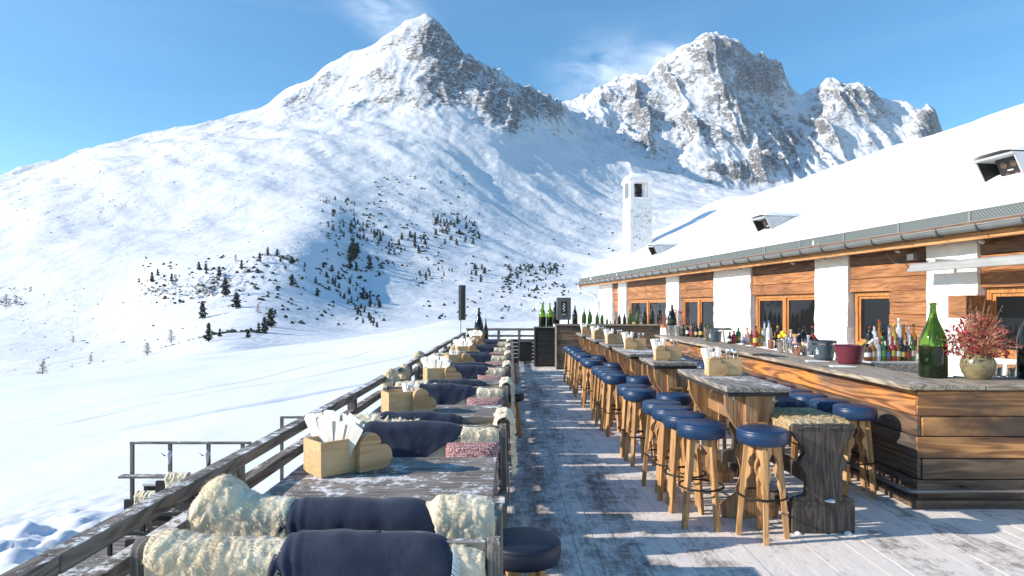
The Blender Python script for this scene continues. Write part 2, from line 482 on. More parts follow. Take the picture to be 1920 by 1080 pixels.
def mk_plaster2():
    t = NT('speckled_chimney_plaster'); v = t.coords((1, 1, 1))
    n = t.noise(v, 14, 8, 0.75); n2 = t.noise(v, 2.2, 4, 0.6)
    s = t.math('ADD', t.math('MULTIPLY', n, 0.7), t.math('MULTIPLY', n2, 0.3))
    return t.fin(t.mix(t.rng(s, 0.54, 0.60), (0.80, 0.78, 0.76), (0.36, 0.34, 0.32)), 0.9, t.bump(n, 0.8, 0.03))
M['plaster2'] = mk_plaster2()
def mk_snow(name='snow', sparkle=1.0):
    t = NT(name); v = t.coords((1, 1, 1), rand=False)
    n = t.noise(v, 0.9, 8, 0.6); n2 = t.noise(v, 7, 6, 0.6); n3 = t.noise(v, 0.15, 3, 0.5)
    nb = t.bump(n, 0.08, 0.15, t.bump(n2, 0.15, 0.02))
    return t.fin(t.mix(n3, (0.80, 0.81, 0.84), (0.84, 0.845, 0.86)), 0.65, nb)
M['snow'] = mk_snow()
def mk_roofsnow():
    t = NT('roof_snow'); v = t.coords((1, 1, 1), rand=False)
    n = t.noise(v, 1.2, 6, 0.55); n2 = t.noise(v, 12, 5, 0.6)
    return t.fin((0.87, 0.88, 0.90), 0.6, t.bump(n, 0.25, 0.1, t.bump(n2, 0.2, 0.02)))
M['roofsnow'] = mk_roofsnow()
def mk_deck():
    t = NT('snowy_deck_boards')
    v = t.coords((26, 1.1, 26), rand=False); vv = t.coords((1, 1, 1), rand=False)
    fine = t.noise(v, 2.0, 8, 0.68, 0.3)
    # tone per board
    sx = t.node("ShaderNodeSeparateXYZ"); t.l.new(vv, sx.inputs[0])
    bi = t.math('FLOOR', t.math('DIVIDE', sx.outputs[0], 0.145))
    wn_ = t.node("ShaderNodeTexWhiteNoise", noise_dimensions='1D'); t.l.new(bi, wn_.inputs["W"])
    col = t.mix(t.rng(fine, 0.3, 0.7), (0.060, 0.040, 0.030), (0.22, 0.155, 0.12))
    col = t.mix(t.math('MULTIPLY', wn_.outputs[0], 0.45), col, (0.23, 0.195, 0.175))
    s0 = t.noise(t.coords((3.0, 0.6, 1), rand=False), 1.0, 4, 0.6)
    s1 = t.noise(t.coords((7, 6, 1), rand=False), 1.0, 10, 0.78, 0.6)
    s2 = t.noise(t.coords((40, 5, 1), rand=False), 1.0, 5, 0.7)
    s = t.math('ADD', t.math('ADD', t.math('MULTIPLY', s0, 0.36), t.math('MULTIPLY', s1, 0.48)), t.math('MULTIPLY', s2, 0.16))
    # more snow lies towards the bar than in the walked aisle
    bias = t.rng(sx.outputs[0], 0.3, 1.5, 0.012, 0.085)
    s = t.math('ADD', s, bias)
    # the groove next to each board edge holds packed snow
    fr = t.math('FRACT', t.math('DIVIDE', sx.outputs[0], 0.145))
    edge = t.rng(t.math('ABSOLUTE', t.math('SUBTRACT', fr, 0.5)), 0.44, 0.49, 0.0, 0.02)
    s = t.math('ADD', s, edge)
    f = t.rng(s, 0.45, 0.575)
    col = t.mix(f, col, (0.83, 0.75, 0.68))
    return t.fin(col, t.rng(f, 0, 1, 0.6, 0.85), t.bump(s, 0.7, 0.03, t.bump(fine, 0.3, 0.004)))
M['deck'] = mk_deck()
def mk_hill():
    t = NT('snowy_mountain')
    at = t.node("ShaderNodeAttribute"); at.attribute_name = "rock"
    v = t.coords((1, 1, 1), 'Object', rand=False)
    g = t.node("ShaderNodeNewGeometry"); sp = t.node("ShaderNodeSeparateXYZ"); t.l.new(g.outputs["Normal"], sp.inputs[0])
    nA = t.noise(t.coords((0.012, 0.012, 0.020), rand=False), 1.0, 9, 0.68, 0.3)
    nB = t.noise(t.coords((0.045, 0.045, 0.16), rand=False, rot=(0, R(18), 0)), 1.0, 8, 0.72, 0.5)
    nC = t.noise(t.coords((0.006, 0.006, 0.006), rand=False), 1.0, 4, 0.5)
    steep = t.rng(sp.outputs["Z"], 0.86, 0.50)
    nD = t.noise(t.coords((0.11, 0.11, 0.11), rand=False), 1.0, 6, 0.75)
    s = t.math('ADD', t.math('ADD', t.math('MULTIPLY', nA, 0.30), t.math('MULTIPLY', nB, 0.40)), t.math('MULTIPLY', nD, 0.30))
    s = t.math('ADD', s, t.math('MULTIPLY', steep, 0.12))
    s = t.math('ADD', s, t.math('MULTIPLY', at.outputs["Fac"], 0.25))
    f = t.rng(s, 0.640, 0.675)
    nP = t.noise(t.coords((0.055, 0.055, 0.10), rand=False, rot=(0, R(-22), 0)), 1.0, 10, 0.80, 0.6)
    f = t.math('MULTIPLY', f, t.rng(t.math('ADD', nP, t.math('MULTIPLY', steep, 0.06)), 0.50, 0.535))
    # loose stones and low shrubs poking through the snow
    nD = t.noise(t.coords((0.11, 0.11, 0.11), rand=False), 1.0, 6, 0.75)
    sp2 = t.math('ADD', nD, t.math('MULTIPLY', t.math('SUBTRACT', nC, 0.5), 0.22))
    sp2 = t.math('ADD', sp2, t.math('MULTIPLY', steep, 0.06))
    f2 = t.rng(sp2, 0.665, 0.70)
    rockc = t.ramp(t.noise(t.coords((0.03, 0.03, 0.09), rand=False), 1.0, 8, 0.72), [(0.25, (0.065, 0.061, 0.063)), (0.52, (0.19, 0.176, 0.172)), (0.8, (0.34, 0.315, 0.30))])
    snowc = t.mix(nC, (0.72, 0.73, 0.75), (0.79, 0.795, 0.81))
    col = t.mix(t.math('MULTIPLY', f2, 0.85), snowc, (0.10, 0.082, 0.07))
    col = t.mix(f, col, rockc)
    nE = t.noise(t.coords((0.02, 0.02, 0.02), rand=False), 1.0, 10, 0.62, 0.3)
    nb = t.bump(nE, 0.38, 16.0)
    nb = t.bump(t.math('MULTIPLY', nB, f), 0.7, 26.0, nb)
    return t.fin(col, 0.8, nb)
M['hill'] = mk_hill()

# ------------------------------------------------------------------ the far terrain: one real height field in polar rows
# every row is a line over the land at a distance; heights follow from how high the land stands there
ROWS = [
 (100,  [(-900,900),(0,735),(300,690),(500,668),(650,660),(850,640),(1000,640),(1300,640),(2700,640)]),
 (230,  [(-900,860),(0,722),(150,700),(300,672),(420,640),(520,655),(650,650),(800,632),(878,600),(960,618),(1100,640),(1300,640),(2700,640)]),
 (340,  [(-900,800),(0,690),(150,672),(250,655),(400,612),(480,600),(560,612),(650,626),(720,622),(850,612),(878,585),(960,612),(1060,625),(1150,600),(1300,590),(1500,600),(2700,600)]),
 (480,  [(-900,760),(0,640),(150,622),(270,585),(330,560),(400,545),(500,535),(560,560),(640,592),(760,606),(880,600),(1000,610),(1150,580),(1300,570),(2700,560)]),
 (600,  [(-900,720),(0,590),(150,565),(250,545),(300,512),(380,498),(480,478),(560,470),(600,500),(680,560),(780,585),(900,588),(1000,596),(1150,560),(1300,540),(2700,520)]),
 (800,  [(-900,640),(0,500),(150,480),(300,462),(450,440),(560,425),(620,430),(680,488),(780,528),(900,556),(1000,562),(1080,562),(1200,520),(1500,470),(2700,430)]),
 (1000, [(-900,580),(0,450),(150,430),(300,412),(450,392),(560,376),(620,368),(680,402),(760,440),(860,478),(960,512),(1060,536),(1140,530),(1250,490),(1500,440),(2700,390)]),
 (1250, [(-900,540),(0,400),(150,375),(300,348),(450,330),(600,330),(700,345),(780,372),(860,402),(960,446),(1060,488),(1160,505),(1260,450),(1500,420),(2700,370)]),
 (1600, [(-900,520),(0,365),(150,320),(300,292),(450,272),(560,262),(700,262),(820,280),(880,312),(960,362),(1060,420),(1160,462),(1260,440),(1400,410),(2700,350)]),
 (2000, [(-900,510),(0,345),(100,315),(200,285),(300,262),(400,244),(500,228),(600,215),(700,207),(800,200),(860,212),(920,245),(1000,310),(1080,368),(1160,410),(1260,400),(1400,380),(2700,340)]),
 (2300, [(-900,506),(0,338),(100,306),(200,274),(300,250),(400,232),(500,212),(600,178),(700,132),(740,112),(790,105),(830,130),(900,175),(960,222),(1030,290),(1100,342),(1200,392),(1400,380),(2700,340)]),
 (2600, [(-900,500),(-200,372),(0,334),(35,316),(60,320),(130,303),(200,284),(270,262),(330,248),(380,240),(440,222),(490,205),(520,185),(560,160),(590,150),(610,128),(660,103),(700,84),(740,58),(760,44),(775,40),(785,36),(800,27),(818,42),(835,60),(860,88),(875,110),(900,128),(920,150),(950,168),(975,195),(1000,232),(1040,280),(1100,325),(1200,372),(1400,370),(2700,340)]),
 (3100, [(-900,560),(0,430),(400,330),(600,250),(800,140),(880,150),(930,150),(960,160),(985,178),(1010,184),(1032,194),(1080,262),(1150,300),(1250,345),(1400,372),(1600,360),(2700,330)]),
 (3700, [(-900,600),(0,480),(600,330),(900,240),(1000,212),(1040,205),(1080,232),(1130,250),(1200,248),(1270,262),(1340,230),(1400,252),(1450,285),(1500,330),(1560,300),(1620,330),(1700,300),(1800,360),(2700,340)]),
 (4300, [(-900,600),(0,500),(700,340),(950,230),(1030,203),(1060,196),(1100,190),(1140,158),(1180,152),(1210,160),(1250,150),(1290,120),(1340,110),(1380,140),(1420,180),(1460,220),(1490,240),(1530,230),(1560,200),(1620,210),(1680,240),(1730,240),(1790,300),(1900,340),(2700,340)]),
 (4700, [(-900,600),(0,520),(700,360),(950,240),(1030,206),(1060,196),(1100,186),(1140,168),(1175,160),(1215,150),(1240,118),(1262,104),(1285,88),(1310,78),(1340,59),(1352,68),(1380,80),(1400,96),(1428,112),(1450,122),(1466,132),(1473,140),(1474,160),(1485,172),(1500,181),(1520,176),(1545,158),(1556,152),(1580,160),(1610,161),(1640,178),(1660,190),(1685,198),(1705,196),(1725,210),(1740,204),(1752,206),(1757,225),(1764,252),(1800,300),(1900,340),(2700,350)]),
 (5400, [(-900,640),(2700,560)]),
]
HD = np.array([r[0] for r in ROWS], float)
def build_hills():
    pxs = np.concatenate([np.arange(-900, -60, 22.0), np.arange(-60, 1840, 2.2), np.arange(1840, 2700, 26.0)])
    P = np.array([np.interp(pxs, [a for a, _ in r[1]], [b for _, b in r[1]]) for r in ROWS])     # rows x cols
    fine_px = np.arange(-900, 2700, 2.2)
    for ri, r in enumerate(ROWS):
        sg = 4.0 if r[0] in (2600, 4700) else 9.0 if r[0] in (4300, 3100) else 34.0
        dd = np.interp(fine_px, [a for a, _ in r[1]], [b for _, b in r[1]]); kk = np.arange(-int(3 * sg / 2.2), int(3 * sg / 2.2) + 1); w = np.exp(-(kk * 2.2 / sg)**2 / 2); w /= w.sum()
        dd = np.convolve(np.pad(dd, len(kk) // 2, mode='edge'), w, 'valid'); P[ri] = np.interp(pxs, fine_px, dd)
    for ri, r in enumerate(ROWS):      # the centre face turns only gently away from the sun
        if 550 < r[0] < 2400:
            p0 = np.interp(640, pxs, P[ri]); wgt = np.clip((pxs - 640) / 60, 0, 1) * np.clip((1500 - pxs) / 300, 0, 1)
            P[ri] = P[ri] - 0.30 * np.maximum(P[ri] - p0, 0) * wgt
    Z = 1.65 - (P - 575.0) * HD[:, None] / F
    ds = []
    for a, b in zip(HD[:-1], HD[1:]):
        step = {True: 9, False: 7}[a < 600] if a < 1200 else 8
        n = max(6, int((b - a) / (a * 0.0055 if a < 1500 else 9)))
        ds += list(np.linspace(a, b, n, endpoint=False))
    ds.append(HD[-1]); ds = np.array(ds)
    # blend of straight and monotone cubic interpolation along the distance
    K, N = Z.shape
    h = np.diff(HD)[:, None]; dl = np.diff(Z, axis=0) / h
    m = np.zeros_like(Z)
    m[0] = dl[0]; m[-1] = dl[-1]
    for k in range(1, K - 1):
        s = (np.sign(dl[k - 1]) == np.sign(dl[k]))
        w1 = 2 * h[k] + h[k - 1]; w2 = h[k] + 2 * h[k - 1]
        with np.errstate(divide='ignore', invalid='ignore'):
            hm = (w1 + w2) / (w1 / dl[k - 1] + w2 / dl[k])
        m[k] = np.where(s, np.nan_to_num(hm), 0)
    idx = np.clip(np.searchsorted(HD, ds, side='right') - 1, 0, K - 2)
    t = ((ds - HD[idx]) / np.diff(HD)[idx])[:, None]; hh = np.diff(HD)[idx][:, None]
    z0, z1, m0, m1 = Z[idx], Z[idx + 1], m[idx], m[idx + 1]
    cub = (2 * t**3 - 3 * t**2 + 1) * z0 + (t**3 - 2 * t**2 + t) * hh * m0 + (-2 * t**3 + 3 * t**2) * z1 + (t**3 - t**2) * hh * m1
    lin = z0 * (1 - t) + z1 * t
    z = 0.72 * cub + 0.28 * lin
    Y = np.repeat(ds[:, None], N, 1); X = (pxs[None, :] - 960) / F * Y
    PX = np.repeat(pxs[None, :], len(ds), 0); PY = 575 - (z - 1.65) / Y * F
    # where bare rock shows through the snow
    rock = np.zeros_like(z)
    def rb(cx, cy, rx, ry, s, d0, d1, rot=0.0):
        nonlocal rock
        a = math.radians(rot); u = (PX - cx) * math.cos(a) + (PY - cy) * math.sin(a); v = -(PX - cx) * math.sin(a) + (PY - cy) * math.cos(a)
        g = np.clip(1.25 - np.sqrt((u / rx)**2 + (v / ry)**2) * 0.9, 0, 1) * s
        g = g * ((Y > d0) & (Y < d1)) * (0.62 if d0 >= 3000 else 0.92)
        rock = np.maximum(rock, g)
    for b in [(858,130,58,72,1.0,1800,3300,50),(815,80,36,52,1.0,1800,3300,50),(930,195,78,46,1.0,1800,3300,45),(838,178,62,34,.95,1700,3000,10),(790,200,46,22,.6,1700,3000,0),
              (650,205,110,20,.42,1700,3000,-8),(560,198,60,20,.48,1700,3000,-25),(720,150,70,26,.40,1900,3000,-20),(735,185,70,18,.52,1900,3000,-10),(620,160,40,20,.40,1900,3000,-30),(740,80,60,16,.25,1900,3000,-30),
              (330,285,60,10,.35,1500,2700,-22),(400,255,80,12,.35,1500,2700,-18),(225,310,60,9,.25,1500,2700,-22),(1000,190,46,26,1.0,2700,3600,35),(955,235,26,22,.9,2000,3000,60),(1040,205,44,18,.5,2900,3900,0),
              (1180,190,60,44,.62,3200,5000,0),(1210,215,70,44,.72,3200,5000,40),(1260,150,50,50,.55,3300,5000,-40),(1345,105,60,44,.80,3300,5000,0),(1420,140,52,46,1.0,3300,5000,30),(1380,215,90,60,.62,3300,5000,50),
              (1310,250,110,42,.62,3000,5000,10),(1200,270,90,34,.50,3000,5000,30),(1460,275,70,52,.72,3000,5000,40),(1540,250,60,40,.55,3200,5000,60),(1590,190,76,36,.72,3600,5000,15),(1740,235,30,34,1.0,3600,5000,50),(1640,270,50,30,.25,3600,5000,0),(1390,330,110,26,.62,2800,4600,-12),(1260,330,80,26,.3,2500,4600,10),
              (880,330,60,16,.20,1000,2300,40),(840,290,40,14,.30,1400,2300,40),(740,380,50,10,.25,900,1500,20),(400,535,95,26,.62,470,660,-22),(300,545,60,16,.62,450,660,-20),(510,490,60,20,.45,500,700,-10),(400,640,40,10,.35,300,470,0),(230,640,60,12,.25,250,420,-15)]:
        rb(*b)
    # relief
    amp = np.interp(Y, [100, 600, 1200, 2000, 2600, 4700], [0.5, 2.0, 4.5, 9.0, 15.0, 30.0])
    rg = ridged(X / 230 + Y / 900, Y / 420 - X / 900, 6, 11)
    fb = fbm(X / 160, Y / 160, 6, 23)
    fine = fbm(X / 38, Y / 60, 5, 41)
    far = np.clip((Y - 1700) / 900, 0, 1) * (1 - 0.75 * np.exp(-((Y - 4680) / 260)**2)) * (1 - 0.7 * np.exp(-((Y - 2600) / 130)**2)) * (1 - 0.7 * np.exp(-((Y - 3100) / 160)**2))
    z = z + amp * (fb * 0.9 + rg * rock * 1.3) + far * rock * (rg * 30 + ridged(X / 60 + Y / 200, Y / 90 - X / 200, 4, 5) * 11 + fine * 9) * np.where(Y > 3300, 1.25, 0.75)
    # gullies that run down the faces
    gl = ridged(X / 150 + 0.35 * fbm(X / 300, Y / 300, 3, 3), Y / 1500, 5, 77)
    z = z + gl * np.clip((Y - 1400) / 900, 0, 1) * (8 + 30 * rock) * np.where(Y > 3300, 2.6, 0.9) * (0.25 + 0.75 * far)
    z = z + np.interp(Y, [100, 400, 1000, 1800, 2300], [0.0, 2.5, 9, 14, 5]) * fbm((X + 0.8 * Y) / 210, (Y - 0.5 * X) / 520, 3, 17)
    z = z + fbm(X / 26, Y / 26, 4, 91) * np.interp(Y, [100, 400, 1000, 2000], [0.10, 0.6, 1.2, 2.2]) * (0.5 + 1.2 * rock)
    knoll = rock * ((Y > 430) & (Y < 700)); z = z + knoll * (np.abs(fbm(X / 9, Y / 9, 4, 15)) * 6)
    nr, nc = z.shape
    co = np.stack([X, Y, z], -1).reshape(-1, 3).astype(np.float32)
    i = np.arange(nr - 1)[:, None] * nc + np.arange(nc - 1)[None, :]
    q = np.stack([i, i + 1, i + nc + 1, i + nc], -1).reshape(-1, 4).astype(np.int32)
    me = bpy.data.meshes.new("hills")
    me.vertices.add(len(co)); me.vertices.foreach_set("co", co.ravel())
    me.loops.add(q.size); me.loops.foreach_set("vertex_index", q.ravel())
    me.polygons.add(len(q)); me.polygons.foreach_set("loop_start", np.arange(0, q.size, 4, dtype=np.int32))
    me.update(calc_edges=True)
    me.polygons.foreach_set("use_smooth", np.ones(len(q), bool))
    a = me.attributes.new("rock", 'FLOAT', 'POINT'); a.data.foreach_set("value", rock.ravel().astype(np.float32))
    me.materials.append(M['hill'])
    o = bpy.data.objects.new("hills", me); C.objects.link(o); tag(o, kind="structure")
    return pxs, ds, z, 575 - (z - 1.65) / Y * F
HPX, HDS, HZ, HPY = build_hills()

# ------------------------------------------------------------------ near snowfield
def ground_z(x, y):
    z = -1.75 + 0.100 * x + 0.0078 * y
    z = z + 5.2 * np.exp(-(((x - 11.5) / 7.0)**2 + ((y - 47) / 13)**2))
    z = z + 2.0 * np.exp(-(((x + 11) / 7.0)**2 + ((y - 118) / 12)**2))
    z = z + 1.1 * np.exp(-(((x + 6) / 9.0)**2 + ((y - 62) / 14)**2))
    z = np.where(x > 3, np.minimum(z, 9), z)
    far = np.clip((np.hypot(x * 0.9, y - 20) - 88) / 60, 0, 1)
    z = z - far**1.6 * 30
    near = np.exp(-(((x + 8.6) / 2.6)**2 + ((y - 9.6) / 3.2)**2))
    z = z + near * (0.22 + 0.22 * fbm(x / 0.6, y / 0.6, 6, 8, 0.62))
    piste = np.exp(-(((x + 2.9) / 1.6)**2 + ((y - 9.5) / 1.8)**2))
    z = z + piste * (0.15 + 0.35 * fbm(x / 0.6, y / 0.6, 5, 19))
    z = z + 0.20 * fbm(x / 17, y / 17, 3, 60) + 0.40 * fbm((x + y) / 34, (y - 0.4 * x) / 60, 2, 66) * np.clip(np.hypot(x, y) / 40, 0, 1) + 0.014 * fbm(x / 1.5, y / 2.5, 4, 61)
    for k_, (ox, sl_) in enumerate(((-24, 0.62), (-26.5, 0.66), (-31, 0.55))):      # old ski tracks
        dd = x - (ox + sl_ * (y - 20) + 1.6 * np.sin(y / 7 + k_)); z = z - 0.07 * np.exp(-(dd / 0.22)**2) * (y > 9) * (y < 75)
    tr = np.exp(-((y - (31 + 0.9 * (x + 8))) / 0.5)**2) * np.exp(-((x + 8) / 5)**2)
    z = z - 0.35 * tr
    return z
def build_ground():
    xs = np.concatenate([np.linspace(-420, -60, 50, endpoint=False), np.linspace(-60, -20, 90, endpoint=False), np.linspace(-20, 6, 260, endpoint=False), np.linspace(6, 60, 90, endpoint=False), np.linspace(60, 420, 40)])
    ys = np.concatenate([np.linspace(-400, -6, 30, endpoint=False), np.linspace(-6, 22, 280, endpoint=False), np.linspace(22, 70, 190, endpoint=False), np.linspace(70, 230, 120)])
    X, Y = np.meshgrid(xs, ys); Z = ground_z(X, Y)
    nr, nc = X.shape
    co = np.stack([X, Y, Z], -1).reshape(-1, 3).astype(np.float32)
    i = np.arange(nr - 1)[:, None] * nc + np.arange(nc - 1)[None, :]
    q = np.stack([i, i + 1, i + nc + 1, i + nc], -1).reshape(-1, 4).astype(np.int32)
    me = bpy.data.meshes.new("ground")
    me.vertices.add(len(co)); me.vertices.foreach_set("co", co.ravel())
    me.loops.add(q.size); me.loops.foreach_set("vertex_index", q.ravel())
    me.polygons.add(len(q)); me.polygons.foreach_set("loop_start", np.arange(0, q.size, 4, dtype=np.int32))
    me.update(calc_edges=True); me.polygons.foreach_set("use_smooth", np.ones(len(q), bool))
    me.materials.append(M['snow'])
    o = bpy.data.objects.new("ground", me); C.objects.link(o); tag(o, kind="structure")
build_ground()

# ------------------------------------------------------------------ trees on the far slope
M['needle'] = plain('pine_needles', (0.020, 0.030, 0.020), 0.8, 0, 0.3, 3, 0.35)
M['bark'] = plain('bark', (0.09, 0.065, 0.05), 0.9, 0, 0.3, 8, 0.2)
M['larch'] = plain('bare_larch_twigs', (0.20, 0.125, 0.085), 0.9, 0, 0, 8, 0.2)
def pine_proto(seed, big=True):
    rnd = random.Random(seed); crown = MB(); n = 420 if big else 130
    lob = [(rnd.uniform(0.2, 0.9), rnd.uniform(0, 6.28), rnd.uniform(0.5, 1.0)) for _ in range(9)]
    for k in range(n):
        h = 0.10 + 0.90 * (k / n)
        rad = 0.22 * (1 - h)**0.45 * (0.65 + 0.35 * math.sin(h * 21 + seed)) + 0.012
        a = rnd.uniform(0, 6.283); 
        for (lz, la, ls) in lob:
            if abs(h - lz) < 0.08: rad *= 1 + 0.35 * ls * math.cos(a - la)
        r = rad * math.sqrt(rnd.uniform(0.15, 1)); s = (0.055 if big else 0.085) * rnd.uniform(0.6, 1.3) * (1.1 - 0.5 * h)
        c = Vector((r * math.cos(a), r * math.sin(a), h - 0.3 * r))
        out = Vector((math.cos(a), math.sin(a), rnd.uniform(-0.6, 0.3))).normalized(); sd = out.cross(Vector((0, 0, 1))).normalized()
        up = sd.cross(out)
        crown.add([c - sd * s * 0.7, c + sd * s * 0.7, c + out * s * 1.6 + up * s * 0.2, c - out * s * 0.3 + up * s], [(0, 1, 2), (0, 1, 3), (1, 2, 3), (0, 2, 3)])
    trunk = MB().tube([(0, 0, -0.12), (0, 0, 0.35), (0, 0, 0.9)], [0.030, 0.022, 0.006], 6)
    return crown, trunk
def larch_proto(seed):
    rnd = random.Random(seed); crown = MB()
    for k in range(90):
        h = 0.14 + 0.82 * k / 90; a = rnd.uniform(0, 6.283); L = 0.24 * (1 - h)**0.7 + 0.03
        p0 = Vector((0, 0, h)); d = Vector((math.cos(a), math.sin(a), rnd.uniform(-0.15, 0.35)))
        p1 = p0 + d * L
        crown.beam(p0, p1, 0.009, 0.009, 0.004, 0.004)
        for j in range(5):
            q = p0 + d * L * rnd.uniform(0.3, 1)
            crown.beam(q, q + Vector((rnd.uniform(-1, 1), rnd.uniform(-1, 1), rnd.uniform(-1, 0.4))) * 0.045, 0.006, 0.006, 0.003, 0.003)
    trunk = MB().tube([(0, 0, -0.1), (0, 0, 0.5), (0, 0, 1.0)], [0.022, 0.014, 0.003], 6)
    return crown, trunk
def land(px, py, dmin=250):
    """point of the land seen at a photograph pixel"""
    j = int(np.argmin(np.abs(HPX - px))); col = HPY[:, j]
    for k in range(len(HDS)):
        if HDS[k] >= dmin and col[k] <= py:
            D = HDS[k]; return Vector(((px - 960) / F * D, D, HZ[k, j])), D
    return None, None
bigp = []
for s in (1, 2, 3):
    cr, tr = pine_proto(s); r = empty("pine_tree"); mobj("crown", cr, M['needle'], r); mobj("trunk", tr, M['bark'], r); bigp.append(r)
lap = []
for s in (4, 5):
    cr, tr = larch_proto(s); r = empty("larch_tree"); mobj("crown", cr, M['larch'], r); mobj("trunk", tr, M['bark'], r); lap.append(r)
smallp = []
for s in (6, 7, 8):
    cr, tr = pine_proto(s, False); cr.v, cr.f
    n = len(cr.v); cr.v += tr.v; cr.f += [tuple(i + n for i in f) for f in tr.f]
    o = mobj("pine_tree", cr, M['needle']); smallp.append(o)
used = set()
def place_tree(proto, px, py, hpx, label, group, cat="tree", dmin=250):
    p, D = land(px, py, dmin)
    if p is None: return
    hgt = hpx / F * D
    o = proto if proto.name not in used else dup(proto)
    used.add(proto.name)
    o.location = (p.x, p.y, p.z - 0.02 * hgt); o.rotation_euler = (0, 0, random.uniform(0, 6.28)); o.scale = (hgt * random.uniform(1.0, 1.6),) * 2 + (hgt,)
    tag(o, label, cat, group)
BIG = [(380,598,34,"tall dark pine standing alone below the rocky knoll"),(391,648,36,"dark pine with bushes at its foot near the snow crest"),(412,632,16,"short round pine right of the pine with bushes"),
 (508,614,36,"taller of two dark pines just above the white crest"),(496,624,30,"left partner of the two slim pines above the crest"),(485,622,18,"small pine beside the two slim pines"),(465,634,16,"squat wide pine sitting on the white crest line"),
 (423,556,36,"large twin pine at the right end of the rocky knoll"),(443,578,30,"broad bushy pine below the right end of the knoll"),(411,520,20,"pine on the top edge of the rocky knoll"),(453,506,18,"pine on the upper knoll beside a bare larch"),
 (487,492,18,"round pine on the crest of the knoll"),(502,480,16,"pine at the highest point of the knoll"),(520,480,12,"small pine right of the highest knoll pine"),(548,536,22,"pine standing alone on the shaded slope right of the knoll"),
 (595,556,16,"single pine in the blue shade low on the slope"),(285,530,20,"pine on the left tip of the rocky knoll"),(296,518,14,"small pine above the left tip of the knoll"),(373,508,16,"pine on the left shoulder of the knoll"),(386,508,14,"pine beside another on the left shoulder of the knoll"),
 (322,530,16,"thin pine between grey rocks of the knoll"),(516,600-10,10,"tiny pine above the two slim pines")]
for i, (x, y, h, lab) in enumerate(BIG): place_tree(bigp[i % 3], x, y, h, lab, "pines around the rocky knoll")
LAR = [(321,643,26,"reddish bare larch alone on the snow below the knoll"),(276,667,26,"bare larch left of the reddish larch on the open snow"),(80,790,44,"large bare larch on the near slope at the far left"),(484,590,22,"bare brown larch beside the slim pines"),
 (442,490,14,"bare larch on top of the knoll"),(137,643,14,"faint bare larch far left above scattered stones"),(170,680,16,"bare larch among scattered stones on the left"),(12,572,22,"brown larch in the clump at the left picture edge"),(30,575,20,"second brown larch in the clump at the left edge")]
for i, (x, y, h, lab) in enumerate(LAR): place_tree(lap[i % 2], x, y, h, lab, "bare larches on the snow", dmin=110)
def poly_in(x, y, P):
    c = False; j = len(P) - 1
    for i in range(len(P)):
        if (P[i][1] > y) != (P[j][1] > y) and x < (P[j][0] - P[i][0]) * (y - P[i][1]) / (P[j][1] - P[i][1]) + P[i][0]: c = not c
        j = i
    return c
CL = [([(604,372),(668,372),(668,398),(640,402),(604,396)],24,5,"tiny dark pine in the dense patch on the upper shoulder","pines in the dense patch on the upper shoulder"),
 ([(606,402),(690,415),(716,440),(690,462),(640,450),(610,432)],36,7,"dark pine in the band climbing down from the shoulder","pines in the band below the upper shoulder"),
 ([(632,452),(690,462),(696,500),(660,505),(640,485)],12,16,"tall dark pine in the tight clump at mid slope","tall pines of the clump at mid slope"),
 ([(700,430),(800,440),(800,470),(730,478),(700,465)],28,8,"dark pine of the small grove right of the tall clump","pines of the grove right of the tall clump"),
 ([(812,405),(880,405),(905,440),(880,462),(820,455)],32,7,"little dark pine of the grove high on the blue slope","pines of the grove high on the blue slope"),
 ([(500,480),(620,500),(700,540),(700,590),(640,560),(560,520)],34,9,"small pine scattered on the shaded slope","pines scattered on the shaded slope"),
 ([(660,560),(712,560),(716,612),(668,612)],20,9,"small pine in the strip ending at the white crest","pines in the strip ending at the white crest"),
 ([(950,500),(1045,498),(1045,530),(985,548),(950,535)],30,7,"dark pine in the grove left of the white hut","pines in the grove left of the white hut"),
 ([(780,505),(850,500),(850,525),(780,530)],12,7,"small pine in the loose group above the pole speaker","pines in the loose group above the pole speaker"),
 ([(880,500),(910,500),(910,525),(885,525)],8,10,"dark pine in the tiny clump at the middle of the blue slope","pines of the tiny clump at mid blue slope"),
 ([(900,555),(1100,540),(1060,580),(930,590)],10,5,"tiny dark bush pine low on the blue slope","bush pines low on the blue slope")]
rt = random.Random(5)
for P, n, h, lab, grp in CL:
    xs = [p[0] for p in P]; ys = [p[1] for p in P]; k = 0
    while k < n:
        x = rt.uniform(min(xs), max(xs)); y = rt.uniform(min(ys), max(ys))
        if not poly_in(x, y, P): continue
        k += 1
        hh = h * rt.choice((0.7, 0.9, 1.0, 1.25))
        place_tree(smallp[k % 3] if h < 15 else bigp[k % 3], x, y + hh * 0.5, hh * 1.2, lab, grp)

